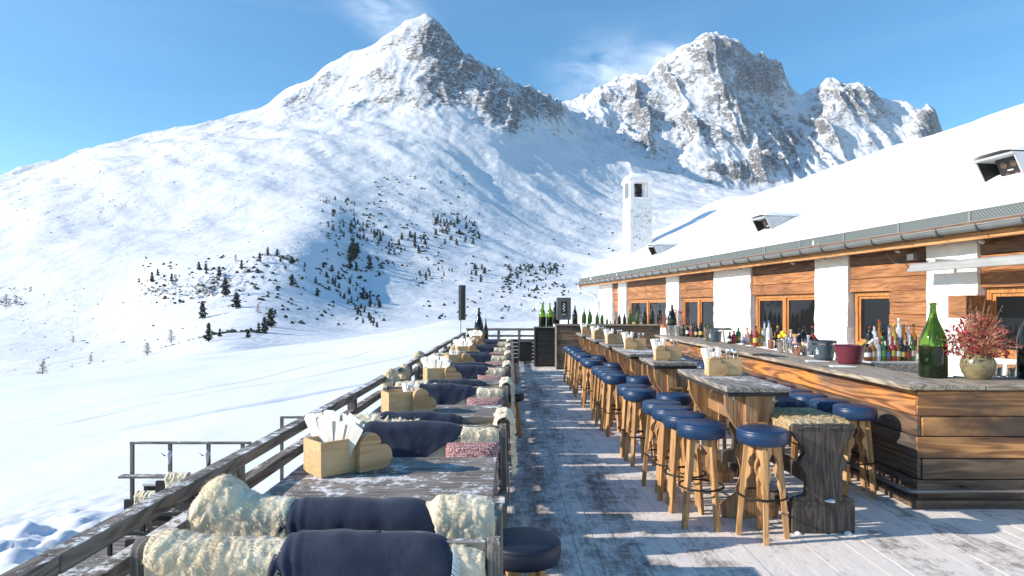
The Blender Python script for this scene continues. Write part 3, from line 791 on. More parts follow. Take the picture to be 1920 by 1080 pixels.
# low shrubs and stones poking out of the snow: nobody could count them
def speckle(name, n, regions, mat, s0, s1, seed, squash):
    rnd = random.Random(seed); mb = MB(); k = 0; tries = 0
    while k < n and tries < n * 6:
        tries += 1
        x0, x1, y0, y1, w = regions[rnd.randrange(len(regions))]
        if rnd.random() > w: continue
        x = rnd.uniform(x0, x1); y = rnd.uniform(y0, y1)
        if n1(x / 22, y / 14, seed) < -0.02: continue
        p, D = land(x, y, 280)
        if p is None: continue
        k += 1; s = rnd.uniform(s0, s1) * (D / 700)**0.6
        pts = [p + Vector((math.cos(a) * s * rnd.uniform(0.6, 1.2), math.sin(a) * s * rnd.uniform(0.6, 1.2), -0.1 * s)) for a in (0, 1.25, 2.5, 3.8, 5.0)]
        top = p + Vector((rnd.uniform(-.3, .3) * s, 0, s * squash * rnd.uniform(0.6, 1.3)))
        mid = [q.lerp(top, 0.5) + Vector((rnd.uniform(-.25, .25) * s, rnd.uniform(-.25, .25) * s, 0.25 * s * squash)) for q in pts]
        mb.add(pts + mid + [top], [(i, (i + 1) % 5, (i + 1) % 5 + 5, i + 5) for i in range(5)] + [(i + 5, (i + 1) % 5 + 5, 10) for i in range(5)])
    o = mobj(name, mb, mat); tag(o, kind="stuff"); return o
RG = [(600, 720, 375, 520, 1), (480, 720, 480, 610, 1), (690, 830, 420, 500, .7), (810, 900, 400, 450, 1), (940, 1060, 495, 560, 1), (770, 960, 480, 600, .5), (260, 560, 480, 570, .9), (880, 1160, 380, 560, .35), (700, 880, 330, 400, .4), (380, 500, 620, 660, .6)]
speckle("low_shrubs", 1050, RG, M['needle'], 0.9, 2.6, 31, 0.9)
M['stone'] = plain('grey_brown_stone', (0.16, 0.13, 0.11), 0.9, 0, 0.4, 0.8, 0.4)
RG2 = [(0, 640, 330, 480, .6), (0, 300, 540, 700, .6), (260, 470, 500, 560, 1), (260, 420, 520, 556, 1), (20, 260, 300, 420, .7), (150, 620, 240, 330, .8), (300, 460, 610, 690, .5), (700, 1180, 280, 420, .6), (1000, 1170, 330, 480, .5), (700, 960, 380, 420, .5), (0, 60, 540, 580, .8)]
speckle("scattered_rocks", 1300, RG2, M['stone'], 0.4, 1.7, 47, 0.5)

# thin valley air
hz = MB().bx(-8800, 8800, -420, 5650, -900, 2650)
ho = mobj("haze", hz, None); tag(ho, kind="stuff")
hm = bpy.data.materials.new("valley_air"); hm.use_nodes = True; hn = hm.node_tree.nodes; hn.clear()
h_o = hn.new("ShaderNodeOutputMaterial"); h_v = hn.new("ShaderNodeVolumePrincipled")
h_v.inputs["Color"].default_value = (0.80, 0.88, 1.0, 1); h_v.inputs["Density"].default_value = 3.5e-5; h_v.inputs["Anisotropy"].default_value = 0.1
hm.node_tree.links.new(h_v.outputs[0], h_o.inputs["Volume"]); ho.data.materials.append(hm)

# ------------------------------------------------------------------ deck
def build_deck():
    mb = MB(); rnd = random.Random(3)
    i0, i1 = int(-1.6 / 0.145) - 1, int(7.4 / 0.145)
    for i in range(i0, i1):
        x = i * 0.145; y = -3.0 - rnd.uniform(0, 2.5)
        while y < 19.4:
            L = rnd.uniform(3.2, 4.8); e = min(y + L, 19.4)
            mb.bx(x + 0.0025, x + 0.1425, max(y, -3.0), e - 0.003, -0.045, rnd.uniform(-0.0025, 0.0025))
            y += L
    o = mobj("deck", mb, M['deck'], bevel=0); tag(o, kind="structure")
    fr = MB()
    fr.bx(-1.60, 7.4, -3.0, 19.4, -0.30, -0.047)
    for y in np.arange(-2, 19.4, 3.0):
        for x in (-1.4, 2.5, 7.0): fr.bx(x - 0.08, x + 0.08, y, y + 0.16, -3.2, -0.30)
    o = mobj("deck_frame", fr, M['tar']); tag(o, kind="structure")
    o = mobj("packed_snow", MB().bx(-1.59, 7.39, -2.99, 19.39, -0.0465, -0.012), M['snow']); tag(o, kind="structure")
build_deck()

# ------------------------------------------------------------------ left railing
def build_railing():
    r = empty("deck_railing", (-1.43, 2.0, 0)); tag(r, "long weathered timber railing with snow along the left deck edge", "railing")
    rnd = random.Random(2)
    L = lambda mb, n, m=M['greyy'], b=0.006: mobj(n, mb, m, r, bevel=b)
    ys = [-2.0]
    for y in (1.97, 5.6, 9.6, 13.6, 19.3): ys.append(y)
    for a, b in zip(ys[:-1], ys[1:]):
        L(MB().bx(-0.035, 0.040, a - 2 + 0.003, b - 2 - 0.003, 0.823, 0.885), "top_rail")
        L(MB().bx(-0.035, 0.040, a - 2 + 0.003, b - 2 - 0.003, 0.677, 0.737), "lower_rail")
        L(MB().bx(-0.020, 0.025, a - 2 + 0.003, b - 2 - 0.003, 0.43, 0.49), "lower_rail")
        L(MB().bx(-0.020, 0.025, a - 2 + 0.003, b - 2 - 0.003, 0.18, 0.24), "lower_rail")
    for y in (-1, 0.6, 1.90, 3.30, 4.70, 5.72, 7.3, 8.9, 10.5, 12.1, 13.7, 15.3, 17.0, 19.2):
        mb = MB(); mb.bx(-0.032, 0.037, y - 0.045 - 2, y + 0.045 - 2, 0.737, 0.823); mb.bx(-0.018, 0.023, y - 0.045 - 2, y + 0.045 - 2, -0.2, 0.677)
        L(mb, "post", M['greyz'], 0.004)
build_railing()
def build_back_rail():
    r = empty("back_railing", (0, 19.3, 0)); tag(r, "low dark railing with slats closing the far end of the deck", "railing")
    mobj("top_rail", MB().bx(-1.38, 0.75, -0.05, 0.05, 0.93, 1.0), M['grey'], r, bevel=0.005)
    mobj("lower_rail", MB().bx(-1.38, 0.75, -0.03, 0.03, 0.74, 0.80), M['grey'], r, bevel=0.005)
    for x in (-1.30, -0.4, 0.22, 0.70): mobj("post", MB().bx(x - 0.04, x + 0.04, -0.04, 0.04, -0.2, 0.93), M['greyz'], r)
    mb = MB()
    for k in range(6): mb.bx(-1.38, 0.75, -0.022, 0.022, 0.02 + k * 0.11, 0.02 + k * 0.11 + 0.10)
    mobj("slat_panel", mb, M['tar'], r)
build_back_rail()

# ------------------------------------------------------------------ left tables
TY = [2.88 + 2.05 * k for k in range(7)]
TABW = 0.95
def make_table():
    r = empty("wooden_table")
    mb = MB(); w = TABW / 5
    for k in range(5): mb.bx(-1.20, -0.09, k * w + 0.0015, (k + 1) * w - 0.0015, 0.69 + 0.0007 * (k % 2), 0.75 - 0.0011 * (k % 3))
    mobj("tabletop", mb, M['greyt'], r, bevel=0.004)
    for x in (-1.02, -0.27):
        l = MB(); l.bx(x - 0.03, x + 0.03, 0.14, 0.81, 0.60, 0.689); l.bx(x - 0.028, x + 0.028, 0.33, 0.62, 0.06, 0.60); l.bx(x - 0.035, x + 0.035, 0.12, 0.83, 0.0, 0.06)
        mobj("trestle", l, M['greyz'], r, bevel=0.005)
    mobj("stretcher", MB().bx(-0.99, -0.30, 0.45, 0.50, 0.25, 0.36), M['grey'], r, bevel=0.004)
    return r
def seqname(i): return ["nearest", "second", "third", "fourth", "fifth", "sixth", "seventh"][i]
tp = make_table()
for i, y in enumerate(TY):
    o = tp if i == 0 else dup(tp)
    o.location = (0, y, 0)
    tag(o, "weathered grey plank table, the %s along the left railing" % seqname(i), "table", "tables along the left railing")

# ------------------------------------------------------------------ left benches (back to back pairs)
def arc_out(w, h, n=6):
    r = min(w / 2, 0.05)
    P = [(-w / 2, 0), (w / 2, 0)]
    for k in range(n + 1): a = k / n * math.pi / 2; P.append((w / 2 - r + r * math.cos(a), h - r + r * math.sin(a)))
    for k in range(n + 1): a = math.pi / 2 + k / n * math.pi / 2; P.append((-w / 2 + r + r * math.cos(a), h - r + r * math.sin(a)))
    return P
def make_bench():
    """back at y=0, seat towards -y"""
    r = empty("wooden_bench")
    for x in (-1.245, -0.060):
        mobj("end_board", MB().prism(arc_out(0.10, 0.87), x - 0.024, x + 0.024, 'x'), M['greyz'], r, bevel=0.006)
        mobj("leg", MB().bx(x - 0.022, x + 0.022, -0.36, -0.30, 0.0, 0.40), M['greyz'], r, bevel=0.004)
    mb = MB()
    for k in range(3): mb.bx(-1.262, -0.043, -0.375 + k * 0.108, -0.375 + k * 0.108 + 0.104, 0.40, 0.435)
    mobj("seat", mb, M['grey'], r, bevel=0.004)
    mb = MB()
    for z in (0.50, 0.64, 0.76): mb.bx(-1.218, -0.086, -0.018, 0.014, z, z + 0.10)
    mobj("backrest", mb, M['grey'], r, bevel=0.005)
    return r
bp = make_bench(); used_b = False
PAIRS = [(2.17, 2.54)] + [(4.27 + 2.05 * k, 4.60 + 2.05 * k) for k in range(6)]
for i, (a, b) in enumerate(PAIRS):
    for j, (y, rz) in enumerate(((a, 0), (b, 180))):
        o = bp if not used_b else dup(bp); used_b = True
        if rz: o.location = (-1.305, y, 0); o.rotation_euler = (0, 0, R(180))
        else: o.location = (0, y, 0)
        nm = ["nearest", "second", "third", "fourth", "fifth", "sixth", "seventh"][i]
        tag(o, "grey plank bench under sheepskin, the %s one of the %s back-to-back pair" % (("nearer", "farther")[j], nm), "bench", "benches along the left railing")

# ------------------------------------------------------------------ sheepskins and blankets
def drape(x0, x1, yc, ztop, dl, dr, hw, nu, nv, seed, amp, sc, hump=None, thick=0.03, edge=0.0, flat=None):
    """a cloth or skin laid over a bench back running along x: dl hangs to -y, dr to +y; returns a closed mesh"""
    U = np.linspace(0, 1, nu); Ltot = dl + dr + math.pi * hw
    T = np.linspace(0, 1, nv) * Ltot
    uu, tt = np.meshgrid(U, T)
    DL, DR = dl, dr
    n_e = fbm(uu * 5 + seed, tt * 3 + 7, 3, seed) * edge
    X = x0 + (x1 - x0) * uu + n_e * np.abs(uu - 0.5) * 2 * np.sign(uu - 0.5)
    s = tt - DL
    a = np.clip(s / hw, 0, math.pi)
    yy = -hw * np.cos(a); zz = hw * np.sin(a)
    zz = np.where(s < 0, s, zz); over = s - math.pi * hw; zz = np.where(over > 0, -over, zz)
    yy = np.where(s < 0, -hw + 0.20 * s * -0.0 - 0.10 * np.abs(s)**1.2, yy); yy = np.where(over > 0, hw + 0.10 * np.abs(over)**1.2, yy)
    H = np.zeros_like(U) if hump is None else np.array([hump(u) for u in U])
    Z = ztop - hw + zz + H[None, :] * np.clip(1 + np.minimum(s, math.pi * hw - s) / 0.3, 0, 1)
    Y = yc + yy
    # normals (approx.)
    ny = np.where((s > 0) & (over < 0), -np.cos(a), np.where(s <= 0, -1, 1)); nz_ = np.where((s > 0) & (over < 0), np.sin(a), 0.05)
    d = amp * (0.6 * np.abs(fbm(X * sc + 3 * seed, tt * sc, 4, seed)) * 2 + 0.5 * fbm(X * sc * 0.3, tt * sc * 0.3, 2, seed + 5))
    e = np.minimum.reduce([uu / 0.05, (1 - uu) / 0.05, np.ones_like(uu)]); e2 = np.minimum.reduce([tt / 0.05, (Ltot - tt) / 0.05, np.ones_like(tt)])
    th = thick * np.sqrt(np.clip(e * e2, 0.02, 1))
    if flat:
        fl = 1 - 0.85 * np.clip(np.minimum(X - flat[0], flat[1] - X) / 0.03 + 0.5, 0, 1); d = d * fl; th = th * fl
    Yo = Y + ny * (d + th) * 1.0; Zo = Z + nz_ * (d + th)
    P1 = np.stack([X, Yo, Zo], -1).reshape(-1, 3)
    P2 = np.stack([X, Y, Z], -1).reshape(-1, 3)
    mb = MB(); mb.grid([tuple(p) for p in P1], nu, nv); n = len(mb.v); mb.grid([tuple(p) for p in P2], nu, nv)
    rim = [i for i in range(nu)] + [j * nu + nu - 1 for j in range(1, nv)] + [(nv - 1) * nu + i for i in range(nu - 2, -1, -1)] + [j * nu for j in range(nv - 2, 0, -1)]
    for k in range(len(rim)):
        a_, b_ = rim[k], rim[(k + 1) % len(rim)]; mb.f.append((a_, b_, b_ + n, a_ + n))
    return mb
def tufts(mb, n, seed, L=0.022, w=0.006, flat=None):
    """fine curled strands of wool lying down over a skin's outer surface"""
    rnd = random.Random(seed); fs = list(mb.f); nv = len(mb.v) // 2
    fs = [f for f in fs if max(f) < nv]
    if flat: fs = [f for f in fs if not (flat[0] - 0.01 < mb.v[f[0]][0] < flat[1] + 0.01)]
    for k in range(n):
        f = fs[rnd.randrange(len(fs))]; vs = [Vector(mb.v[i]) for i in f]
        c = sum(vs, Vector()) / 4; nn = (vs[1] - vs[0]).cross(vs[3] - vs[0]).normalized()
        if nn.dot(Vector(mb.v[f[0]]) - Vector(mb.v[f[0] + nv])) < 0: nn = -nn
        p = c + (vs[rnd.randrange(4)] - c) * rnd.random()
        ph = 6.0 * n1(p.x * 9, p.y * 9 + p.z * 9, seed)
        flow = Vector((math.cos(ph), 0.3 * math.sin(ph), -0.7)); flow = (flow - nn * flow.dot(nn)).normalized()
        d = (flow + nn * rnd.uniform(0.12, 0.55) + Vector((rnd.uniform(-1, 1), rnd.uniform(-1, 1), rnd.uniform(-1, 1))) * 0.35).normalized()
        sd = d.cross(nn).normalized(); l = L * rnd.uniform(0.6, 1.5); ww = w * rnd.uniform(0.6, 1.3)
        q = p + d * l * 0.5; e = q + (d - nn * 0.9 + sd * rnd.uniform(-.8, .8)).normalized() * l * 0.5
        p = p - nn * 0.002
        mb.add([p - sd * ww, p + sd * ww, q + sd * ww * 0.8, q - sd * ww * 0.8, e], [(0, 1, 2, 3), (3, 2, 4)])
    return mb
def skin(name_lab, *a, nt=0, tl=0.022, tw=0.005, **k):
    mb = drape(*a, **k)
    if nt: tufts(mb, nt, 5 + nt, tl, tw, k.get('flat'))
    return mb
# the two near skins lie over the first pair of bench backs
hump0 = lambda u: 0.085 * math.exp(-((u - 0.09) / 0.075)**2) + 0.012 * math.sin(u * 9)
sk = mobj("sheepskin", skin("", -1.25, -0.07, 2.545, 0.862, 0.34, 0.30, 0.055, 240, 130, 3, 0.008, 16.0, hump0, 0.022, edge=0.02, nt=22000, tl=0.017, tw=0.0011, flat=(-0.86, -0.31)), M['wool'], smooth=True)
tag(sk, "cream sheepskin with a fluffy hump at its left end behind the nearest blanket", "sheepskin", "sheepskins over the bench backs")
hump1 = lambda u: 0.022 * math.exp(-((u - 0.04) / 0.10)**2) - 0.03 * u
sk = mobj("sheepskin", skin("", -1.215, -0.09, 2.165, 0.850, 0.34, 0.24, 0.050, 240, 120, 9, 0.008, 16.0, hump1, 0.022, edge=0.015, nt=22000, tl=0.017, tw=0.0011, flat=(-0.74, -0.22)), M['wool'], smooth=True)
tag(sk, "golden lit sheepskin over the closest bench back at the bottom edge", "sheepskin", "sheepskins over the bench backs")
# blankets: folded, rounded fleece with stitched edge
def blanket(x0, x1, yc, ztop, dl, dr, hw, seed, nu=70, nv=60, layers=3, shear=0.0):
    mb = MB()
    for L in range(layers):
        U = np.linspace(0, 1, nu); Ltot = dl + dr + math.pi * hw; T = np.linspace(0, 1, nv) * Ltot
        uu, tt = np.meshgrid(U, T); s = tt - dl; a = np.clip(s / hw, 0, math.pi); over = s - math.pi * hw
        off = 0.009 * L
        h2 = hw - off
        yy = -h2 * np.cos(a); zz = h2 * np.sin(a); zz = np.where(s < 0, s, zz); zz = np.where(over > 0, -over, zz)
        yy = np.where(s < 0, -h2 - 0.12 * np.abs(s), yy); yy = np.where(over > 0, h2 + 0.06 * over, yy)
        dn = np.clip(-s, 0, 1)
        inset = 0.022 * L
        X = x0 + inset + (x1 - x0 - inset * 1.2) * uu + shear * dn * (0.35 + 0.65 * uu)
        # soft folds
        w = 0.008 * fbm(uu * 3 + seed, tt * 3, 3, seed) + 0.010 * np.sin((uu * 5 + dn * 6) + seed) * dn
        roll = 0.020 * np.clip(1 - uu / 0.12, 0, 1)**1.5 + 0.012 * np.clip(1 - (1 - uu) / 0.06, 0, 1)**1.5
        Y = yc + yy - np.where(a < math.pi / 2, 1, -1) * w + np.where(s < 0, 1, 0) * roll
        Z = ztop - hw + zz + 0.006 * fbm(uu * 4, tt * 2, 2, seed + 2) - roll * np.sin(a)
        droop = 0.055 * np.clip(1 - (1 - uu) / 0.16, 0, 1)**2 + 0.045 * np.clip(1 - uu / 0.14, 0, 1)**2
        crease = 0.007 * np.cos(uu * 95 + 9 * tt) * np.clip(1 - uu / 0.22, 0, 1) + 0.004 * np.exp(-((uu - 0.30 - 0.2 * tt) / 0.06)**2) - 0.004 * np.exp(-((uu - 0.72 + 0.15 * tt) / 0.07)**2)
        Z = Z - droop + crease * np.sin(a); Y = Y - crease * np.cos(a)
        X = X + 0.03 * np.clip((uu - 0.8) / 0.2, 0, 1) * np.clip((ztop - Z) / 0.06, 0, 1)
        P1 = np.stack([X, Y, Z], -1).reshape(-1, 3)
        mb.grid([tuple(p) for p in P1], nu, nv)
        if L == 0: top = P1.reshape(nv, nu, 3)
    return mb, top
def stitches(top, side, parent, every=2, axis=(0, 0)):
    mb = MB(); nv, nu, _ = top.shape; i = nu - 3 if side > 0 else 2
    for j in range(2, nv - 2, every):
        for jj in (0.0, 0.5):
            a = Vector(top[j][i]) * (1 - jj) + Vector(top[j + 1][i]) * jj; b = Vector(top[j][i + (2 if side > 0 else -2)]) * (1 - jj) + Vector(top[j + 1][i + (2 if side > 0 else -2)]) * jj
            t = (Vector(top[j + 1][i]) - Vector(top[j - 1][i])).normalized(); n = t.cross((b - a).normalized()).normalized()
            ax = Vector((a.x, axis[0], axis[1]))
            if n.dot(a - ax) < 0: n = -n
            mb.beam(a + n * 0.0065, b + n * 0.0065, 0.0042, 0.004)
    return mobj("stitching", mb, M['stitch'], parent)
def solid(o, th=0.006):
    m = o.modifiers.new("thickness", 'SOLIDIFY'); m.thickness = th; m.offset = -1; return o
mb, top = blanket(-0.800, -0.205, 2.165, 0.890, 0.40, 0.22, 0.085, 4, shear=0.30)
bl = solid(mobj("fleece_blanket", mb, M['fleece'], smooth=True)); stitches(top, 1, bl, 1, (2.165, 0.80))
tag(bl, "navy fleece blanket with white stitched edge closest to the camera at the bottom", "blanket", "navy blankets over the bench backs")
mb, top = blanket(-0.915, -0.300, 2.545, 0.890, 0.34, 0.22, 0.085, 8, shear=0.20)
bl = solid(mobj("fleece_blanket", mb, M['fleece'], smooth=True)); stitches(top, 1, bl, 1, (2.545, 0.80))
tag(bl, "navy fleece blanket with white stitched edge just in front of the nearest table", "blanket", "navy blankets over the bench backs")
# the others: triangular corner hanging towards the camera
def tri_blanket(yc, ztop, seed, x0=-1.02, x1=-0.33, tipu=0.52, tip=0.24, hw=0.058, nu=56, nv=44):
    mb = MB()
    for L in range(3):
        U = np.linspace(0, 1, nu); V = np.linspace(0, 1, nv); uu, vv = np.meshgrid(U, V)
        h2 = hw - 0.011 * L
        tl = tip * np.clip(np.where(uu < tipu, 1 - np.abs(uu - tipu) / tipu, 1 - np.abs(uu - tipu) / (1 - tipu)), 0.0, 1)**1.0 * (1 - 0.10 * L) + 0.012
        tt = vv * (tl + math.pi * h2 + 0.16); s = tt - tl; a = np.clip(s / h2, 0, math.pi); over = s - math.pi * h2
        yy = -h2 * np.cos(a); zz = h2 * np.sin(a); zz = np.where(s < 0, s, zz); zz = np.where(over > 0, -over, zz)
        yy = np.where(s < 0, -h2 - 0.16 * np.abs(s), yy); yy = np.where(over > 0, h2, yy)
        dn = np.clip(-s, 0, 1); ang = uu * 9 + seed
        w = 0.012 * np.sin(ang * 1.3 + dn * 14) * (dn / tip) + 0.006 * fbm(uu * 4 + seed, tt * 4, 3, seed)
        X = x0 + 0.02 * L + (x1 - x0 - 0.03 * L) * (uu + (tipu - uu) * 0.25 * np.clip(dn / tip, 0, 1))
        Z = ztop - hw + zz + 0.012 * fbm(uu * 3 + seed, 0 * tt, 2, seed + 2) - 0.03 * np.clip(1 - uu / 0.10, 0, 1) - 0.03 * np.clip(1 - (1 - uu) / 0.12, 0, 1)
        Y = yc + yy - w
        mb.grid([tuple(p) for p in np.stack([X, Y, Z], -1).reshape(-1, 3)], nu, nv)
    return mb
# one proto at yc=0; copies per pair
tb = []
for s_, kw in ((1, {}), (2, dict(x0=-0.98, x1=-0.36, tipu=0.45, tip=0.22)), (3, dict(x0=-0.94, x1=-0.30, tipu=0.56, tip=0.24))):
    tb.append(solid(mobj("fleece_blanket", tri_blanket(0, 0.885, s_, **kw), M['fleece'], smooth=True), 0.005))
tbu = set()
def put(proto, seen, loc, label, cat, grp, rz=None, sc=None):
    o = proto if proto.name not in seen else dup(proto)
    seen.add(proto.name); o.location = loc
    if rz is not None: o.rotation_euler = (0, 0, rz)
    if sc is not None: o.scale = (sc,) * 3 if not isinstance(sc, tuple) else sc
    tag(o, label, cat, grp); return o
for i, (a, b) in enumerate(PAIRS[1:]):
    nm = ["second", "third", "fourth", "fifth", "sixth", "seventh"][i]
    put(tb[i % 3], tbu, (0, a, 0), "folded navy blanket with a corner hanging down, %s bench pair, nearer back" % nm, "blanket", "navy blankets over the bench backs")
    put(tb[(i + 1) % 3], tbu, (0.03 * (i % 3), b, 0.008), "folded navy blanket over the farther back of the %s bench pair" % nm, "blanket", "navy blankets over the bench backs")
# sheepskins on the further pairs (front skins plus hanging ones at the aisle end)
sk1 = mobj("sheepskin", skin("", -1.08, -0.085, 0, 0.835, 0.30, 0.20, 0.045, 120, 60, 21, 0.008, 18.0, None, 0.014, edge=0.02, flat=(-1.0, -0.34), nt=2500, tl=0.03, tw=0.003), M['wool'], smooth=True)
sk2 = mobj("sheepskin", skin("", -1.22, -0.62, 0, 0.845, 0.32, 0.20, 0.05, 60, 60, 33, 0.014, 22.0, None, 0.022, edge=0.03, nt=2500, tl=0.03, tw=0.003), M['wool'], smooth=True)
def hang_skin():
    # a skin thrown over the end board, hanging down on the aisle side
    nu, nv = 40, 60; U = np.linspace(0, 1, nu); V = np.linspace(0, 1, nv); uu, vv = np.meshgrid(U, V)
    s = vv * 0.62 - 0.12; hw = 0.04; a = np.clip(s / hw, 0, math.pi); over = s - math.pi * hw
    x = -hw * np.cos(a); z = hw * np.sin(a); z = np.where(s < 0, s, z); z = np.where(over > 0, -over, z)
    wdt = 0.17 * (1 - 0.35 * np.clip(over / 0.4, 0, 1)) * (1 + 0.18 * fbm(vv * 5, uu * 0 + 3, 3, 9))
    y = (uu - 0.5) * 2 * wdt
    d = 0.014 + 0.018 * np.abs(fbm(y * 22, vv * 14, 4, 4)) * 2
    d = d * np.sqrt(np.clip(np.minimum(uu, 1 - uu) / 0.1, 0.03, 1))
    nx = np.where(over > 0, 1, -np.cos(a)); nzz = np.where(over > 0, 0, np.sin(a))
    P = np.stack([-0.060 + x + nx * d + 0.05 * np.clip(over, 0, 1), y, 0.865 - hw + z + nzz * d + 0.01], -1)
    P2 = np.stack([-0.060 + x, y, 0.865 - hw + z + 0.01], -1)
    mb = MB(); mb.grid([tuple(p) for p in P.reshape(-1, 3)], nu, nv); n = len(mb.v); mb.grid([tuple(p) for p in P2.reshape(-1, 3)], nu, nv)
    tufts(mb, 1300, 77, 0.02, 0.003)
    return mb
hs = mobj("sheepskin", hang_skin(), M['wool'], smooth=True)
su = set()
for i, (a, b) in enumerate(PAIRS[1:]):
    nm = ["second", "third", "fourth", "fifth", "sixth", "seventh"][i]
    put(sk1, su, (0, a, 0), "cream sheepskin at the aisle end of the %s bench pair, nearer back" % nm, "sheepskin", "sheepskins over the bench backs")
    put(sk2, su, (0, b, 0), "cream sheepskin at the railing end of the %s bench pair, farther back" % nm, "sheepskin", "sheepskins over the bench backs")
    put(hs, su, (0, b + 0.02, 0.0), "shaggy sheepskin hanging into the aisle from the end of the %s bench pair" % nm, "sheepskin", "sheepskins over the bench backs")
# cushions
def cushion(w, h, t):
    nu, nv = 22, 22; mb = MB()
    for sgn in (1, -1):
        P = []
        for j in range(nv):
            for i in range(nu):
                u = i / (nu - 1) * 2 - 1; v = j / (nv - 1) * 2 - 1
                e = (1 - abs(u)**3.0) * (1 - abs(v)**3.0)
                pin = 1 - 0.05 * (1 - abs(v)**2) * abs(u) - 0.05 * (1 - abs(u)**2) * abs(v)
                P.append((u * w / 2 * pin, sgn * (t / 2 * max(e, 0)**0.55 + 0.002), v * h / 2 * pin + h / 2))
        mb.grid(P, nu, nv)
    return mb
cu = mobj("cushion", cushion(0.36, 0.34, 0.12), M['knit'], smooth=True); cu.rotation_euler = (R(-14), 0, 0)
cuu = set()
for i, (a, b) in enumerate(PAIRS[1:]):
    nm = ["second", "third", "fourth", "fifth", "sixth", "seventh"][i]
    o = put(cu, cuu, (-0.265, a - 0.145, 0.437), "dotted red and white cushion leaning on the nearer back of the %s bench pair" % nm, "cushion", "dotted cushions on the benches"); o.rotation_euler = (R(-14), 0, R(3 * (i % 3 - 1)))
rc = mobj("cushion", cushion(0.40, 0.38, 0.12), M['red'], smooth=True); rc.location = (-0.30, 2.715, 0.47); rc.rotation_euler = (R(16), R(7), R(8))
tag(rc, "bright red patterned cushion showing between the nearest table and sheepskin", "cushion")

# throws laid over the aisle end of each seat (dotted cloth strips)
def throw():
    mb = MB(); nu, nv = 14, 26; P = []
    for j in range(nv):
        s = j / (nv - 1)
        for i in range(nu):
            y = (i / (nu - 1) - 0.5) * 0.34
            if s < 0.35: x, z = -0.28 + s / 0.35 * 0.25, 0.452
            else: q = (s - 0.35) / 0.65; x, z = -0.030 + 0.012 * math.sin(q * 3), 0.452 - q * 0.25
            P.append((x + 0.004 * n1(y * 20, s * 6, 2), y, z + 0.004 * n1(y * 15, s * 5, 3)))
    mb.grid(P, nu, nv); return mb
th = solid(mobj("throw", throw(), M['knit'], smooth=True), 0.006); thu = set()
for i, (a, b) in enumerate(PAIRS):
    nm = ["nearest", "second", "third", "fourth", "fifth", "sixth", "seventh"][i]
    put(th, thu, (0, b + 0.20, 0.0), "dotted red throw hanging off the aisle end of the %s table's near bench" % nm, "throw", "dotted throws on the bench seats")

# ------------------------------------------------------------------ stools
def wing(sgn, w_top, L):
    # scalloped bracket beside a leg; u away from the leg, v down
    pts = [(0, 0), (w_top, 0), (w_top * 0.98, -0.06), (w_top * 0.55, -0.10), (w_top * 0.45, -0.135), (w_top * 0.80, -0.165), (w_top * 0.88, -0.20), (w_top * 0.70, -0.235), (w_top * 0.42, -0.26), (w_top * 0.50, -0.30), (w_top * 0.25, -0.36), (0, -L)]
    return [(sgn * u, v) for u, v in pts]
def make_stool(h=0.78, name="bar_stool", seatmat=None, rt=0.105, rb=0.165, ring=True):
    r = empty(name); T = 0.112; zs = h - T
    prof = [(0.02, zs), (0.150, zs), (0.168, zs + 0.008), (0.176, zs + 0.03), (0.1775, zs + 0.055), (0.177, zs + 0.084), (0.174, zs + 0.089), (0.1755, zs + 0.093), (0.172, zs + 0.103), (0.158, zs + 0.110), (0.10, zs + 0.113), (0.04, zs + 0.115)]
    if h < 0.7: prof = [(a, zs + (z - zs) * 0.92 + 0.008) for a, z in prof]
    mobj("seat", MB().lathe(prof, 40), seatmat or M['leather'], r, smooth=60)
    corners = []
    for k in range(4):
        a = math.pi / 4 + k * math.pi / 2
        ca, sa = math.cos(a), math.sin(a)
        top = Vector((rt * ca, rt * sa, zs + 0.001)); bot = Vector((rb * ca, rb * sa, 0.0))
        corners.append((top, bot))
        mobj("leg", MB().beam(bot, top, 0.036, 0.036, 0.040, 0.040, up=(-sa, ca, 0)), M['stool'], r, bevel=0.003)
    ap = MB()
    for k in range(4):
        (t0, b0), (t1, b1) = corners[k], corners[(k + 1) % 4]
        d = (t1 - t0); L = d.length; d.normalize(); dn = ((b0 + b1) / 2 - (t0 + t1) / 2).normalized(); nn = d.cross(dn).normalized()
        for (o_, dd, leg) in ((t0, d, (b0 - t0).normalized()), (t1, -d, (b1 - t1).normalized())):
            out = wing(1, L * 0.44, 0.42 * h / 0.78)
            vs = []
            for off in (-0.009, 0.009):
                for u, v in out: vs.append(o_ + leg * (-v) + dd * u + nn * off + Vector((0, 0, -0.002)))
            n = len(out)
            ap.add(vs, [tuple(range(n)), tuple(range(2 * n - 1, n - 1, -1))] + [(i, i + n, (i + 1) % n + n, (i + 1) % n) for i in range(n)])
    mobj("apron", ap, M['stool'], r)
    if ring:
        z = 0.30; rr = rb + (rt - rb) * z / zs + 0.024
        mobj("foot_ring", MB().tube([(rr * math.cos(k / 36 * 6.2832), rr * math.sin(k / 36 * 6.2832), z) for k in range(36)], 0.0075, 8, True), M['iron'], r, smooth=True)
    return r
stp = make_stool(); stu = False
LEFTROW = [(1.80,4.60),(1.43,4.84),(1.41,5.22),(1.39,5.55),(1.375,5.88),(1.345,6.74),(1.34,7.10),(1.34,8.22),(1.335,8.58),(1.335,8.93),(1.33,9.30),(1.32,10.4),(1.32,10.78),(1.315,11.6),(1.31,12.1),(1.31,12.8),(1.30,13.5),(1.30,14.1)]
def place_stool(x, y, label, grp):
    global stu
    o = stp if not stu else dup(stp); stu = True
    o.location = (x, y, 0); o.rotation_euler = (0, 0, R(random.uniform(-40, 40)))
    tag(o, label, "stool", grp)
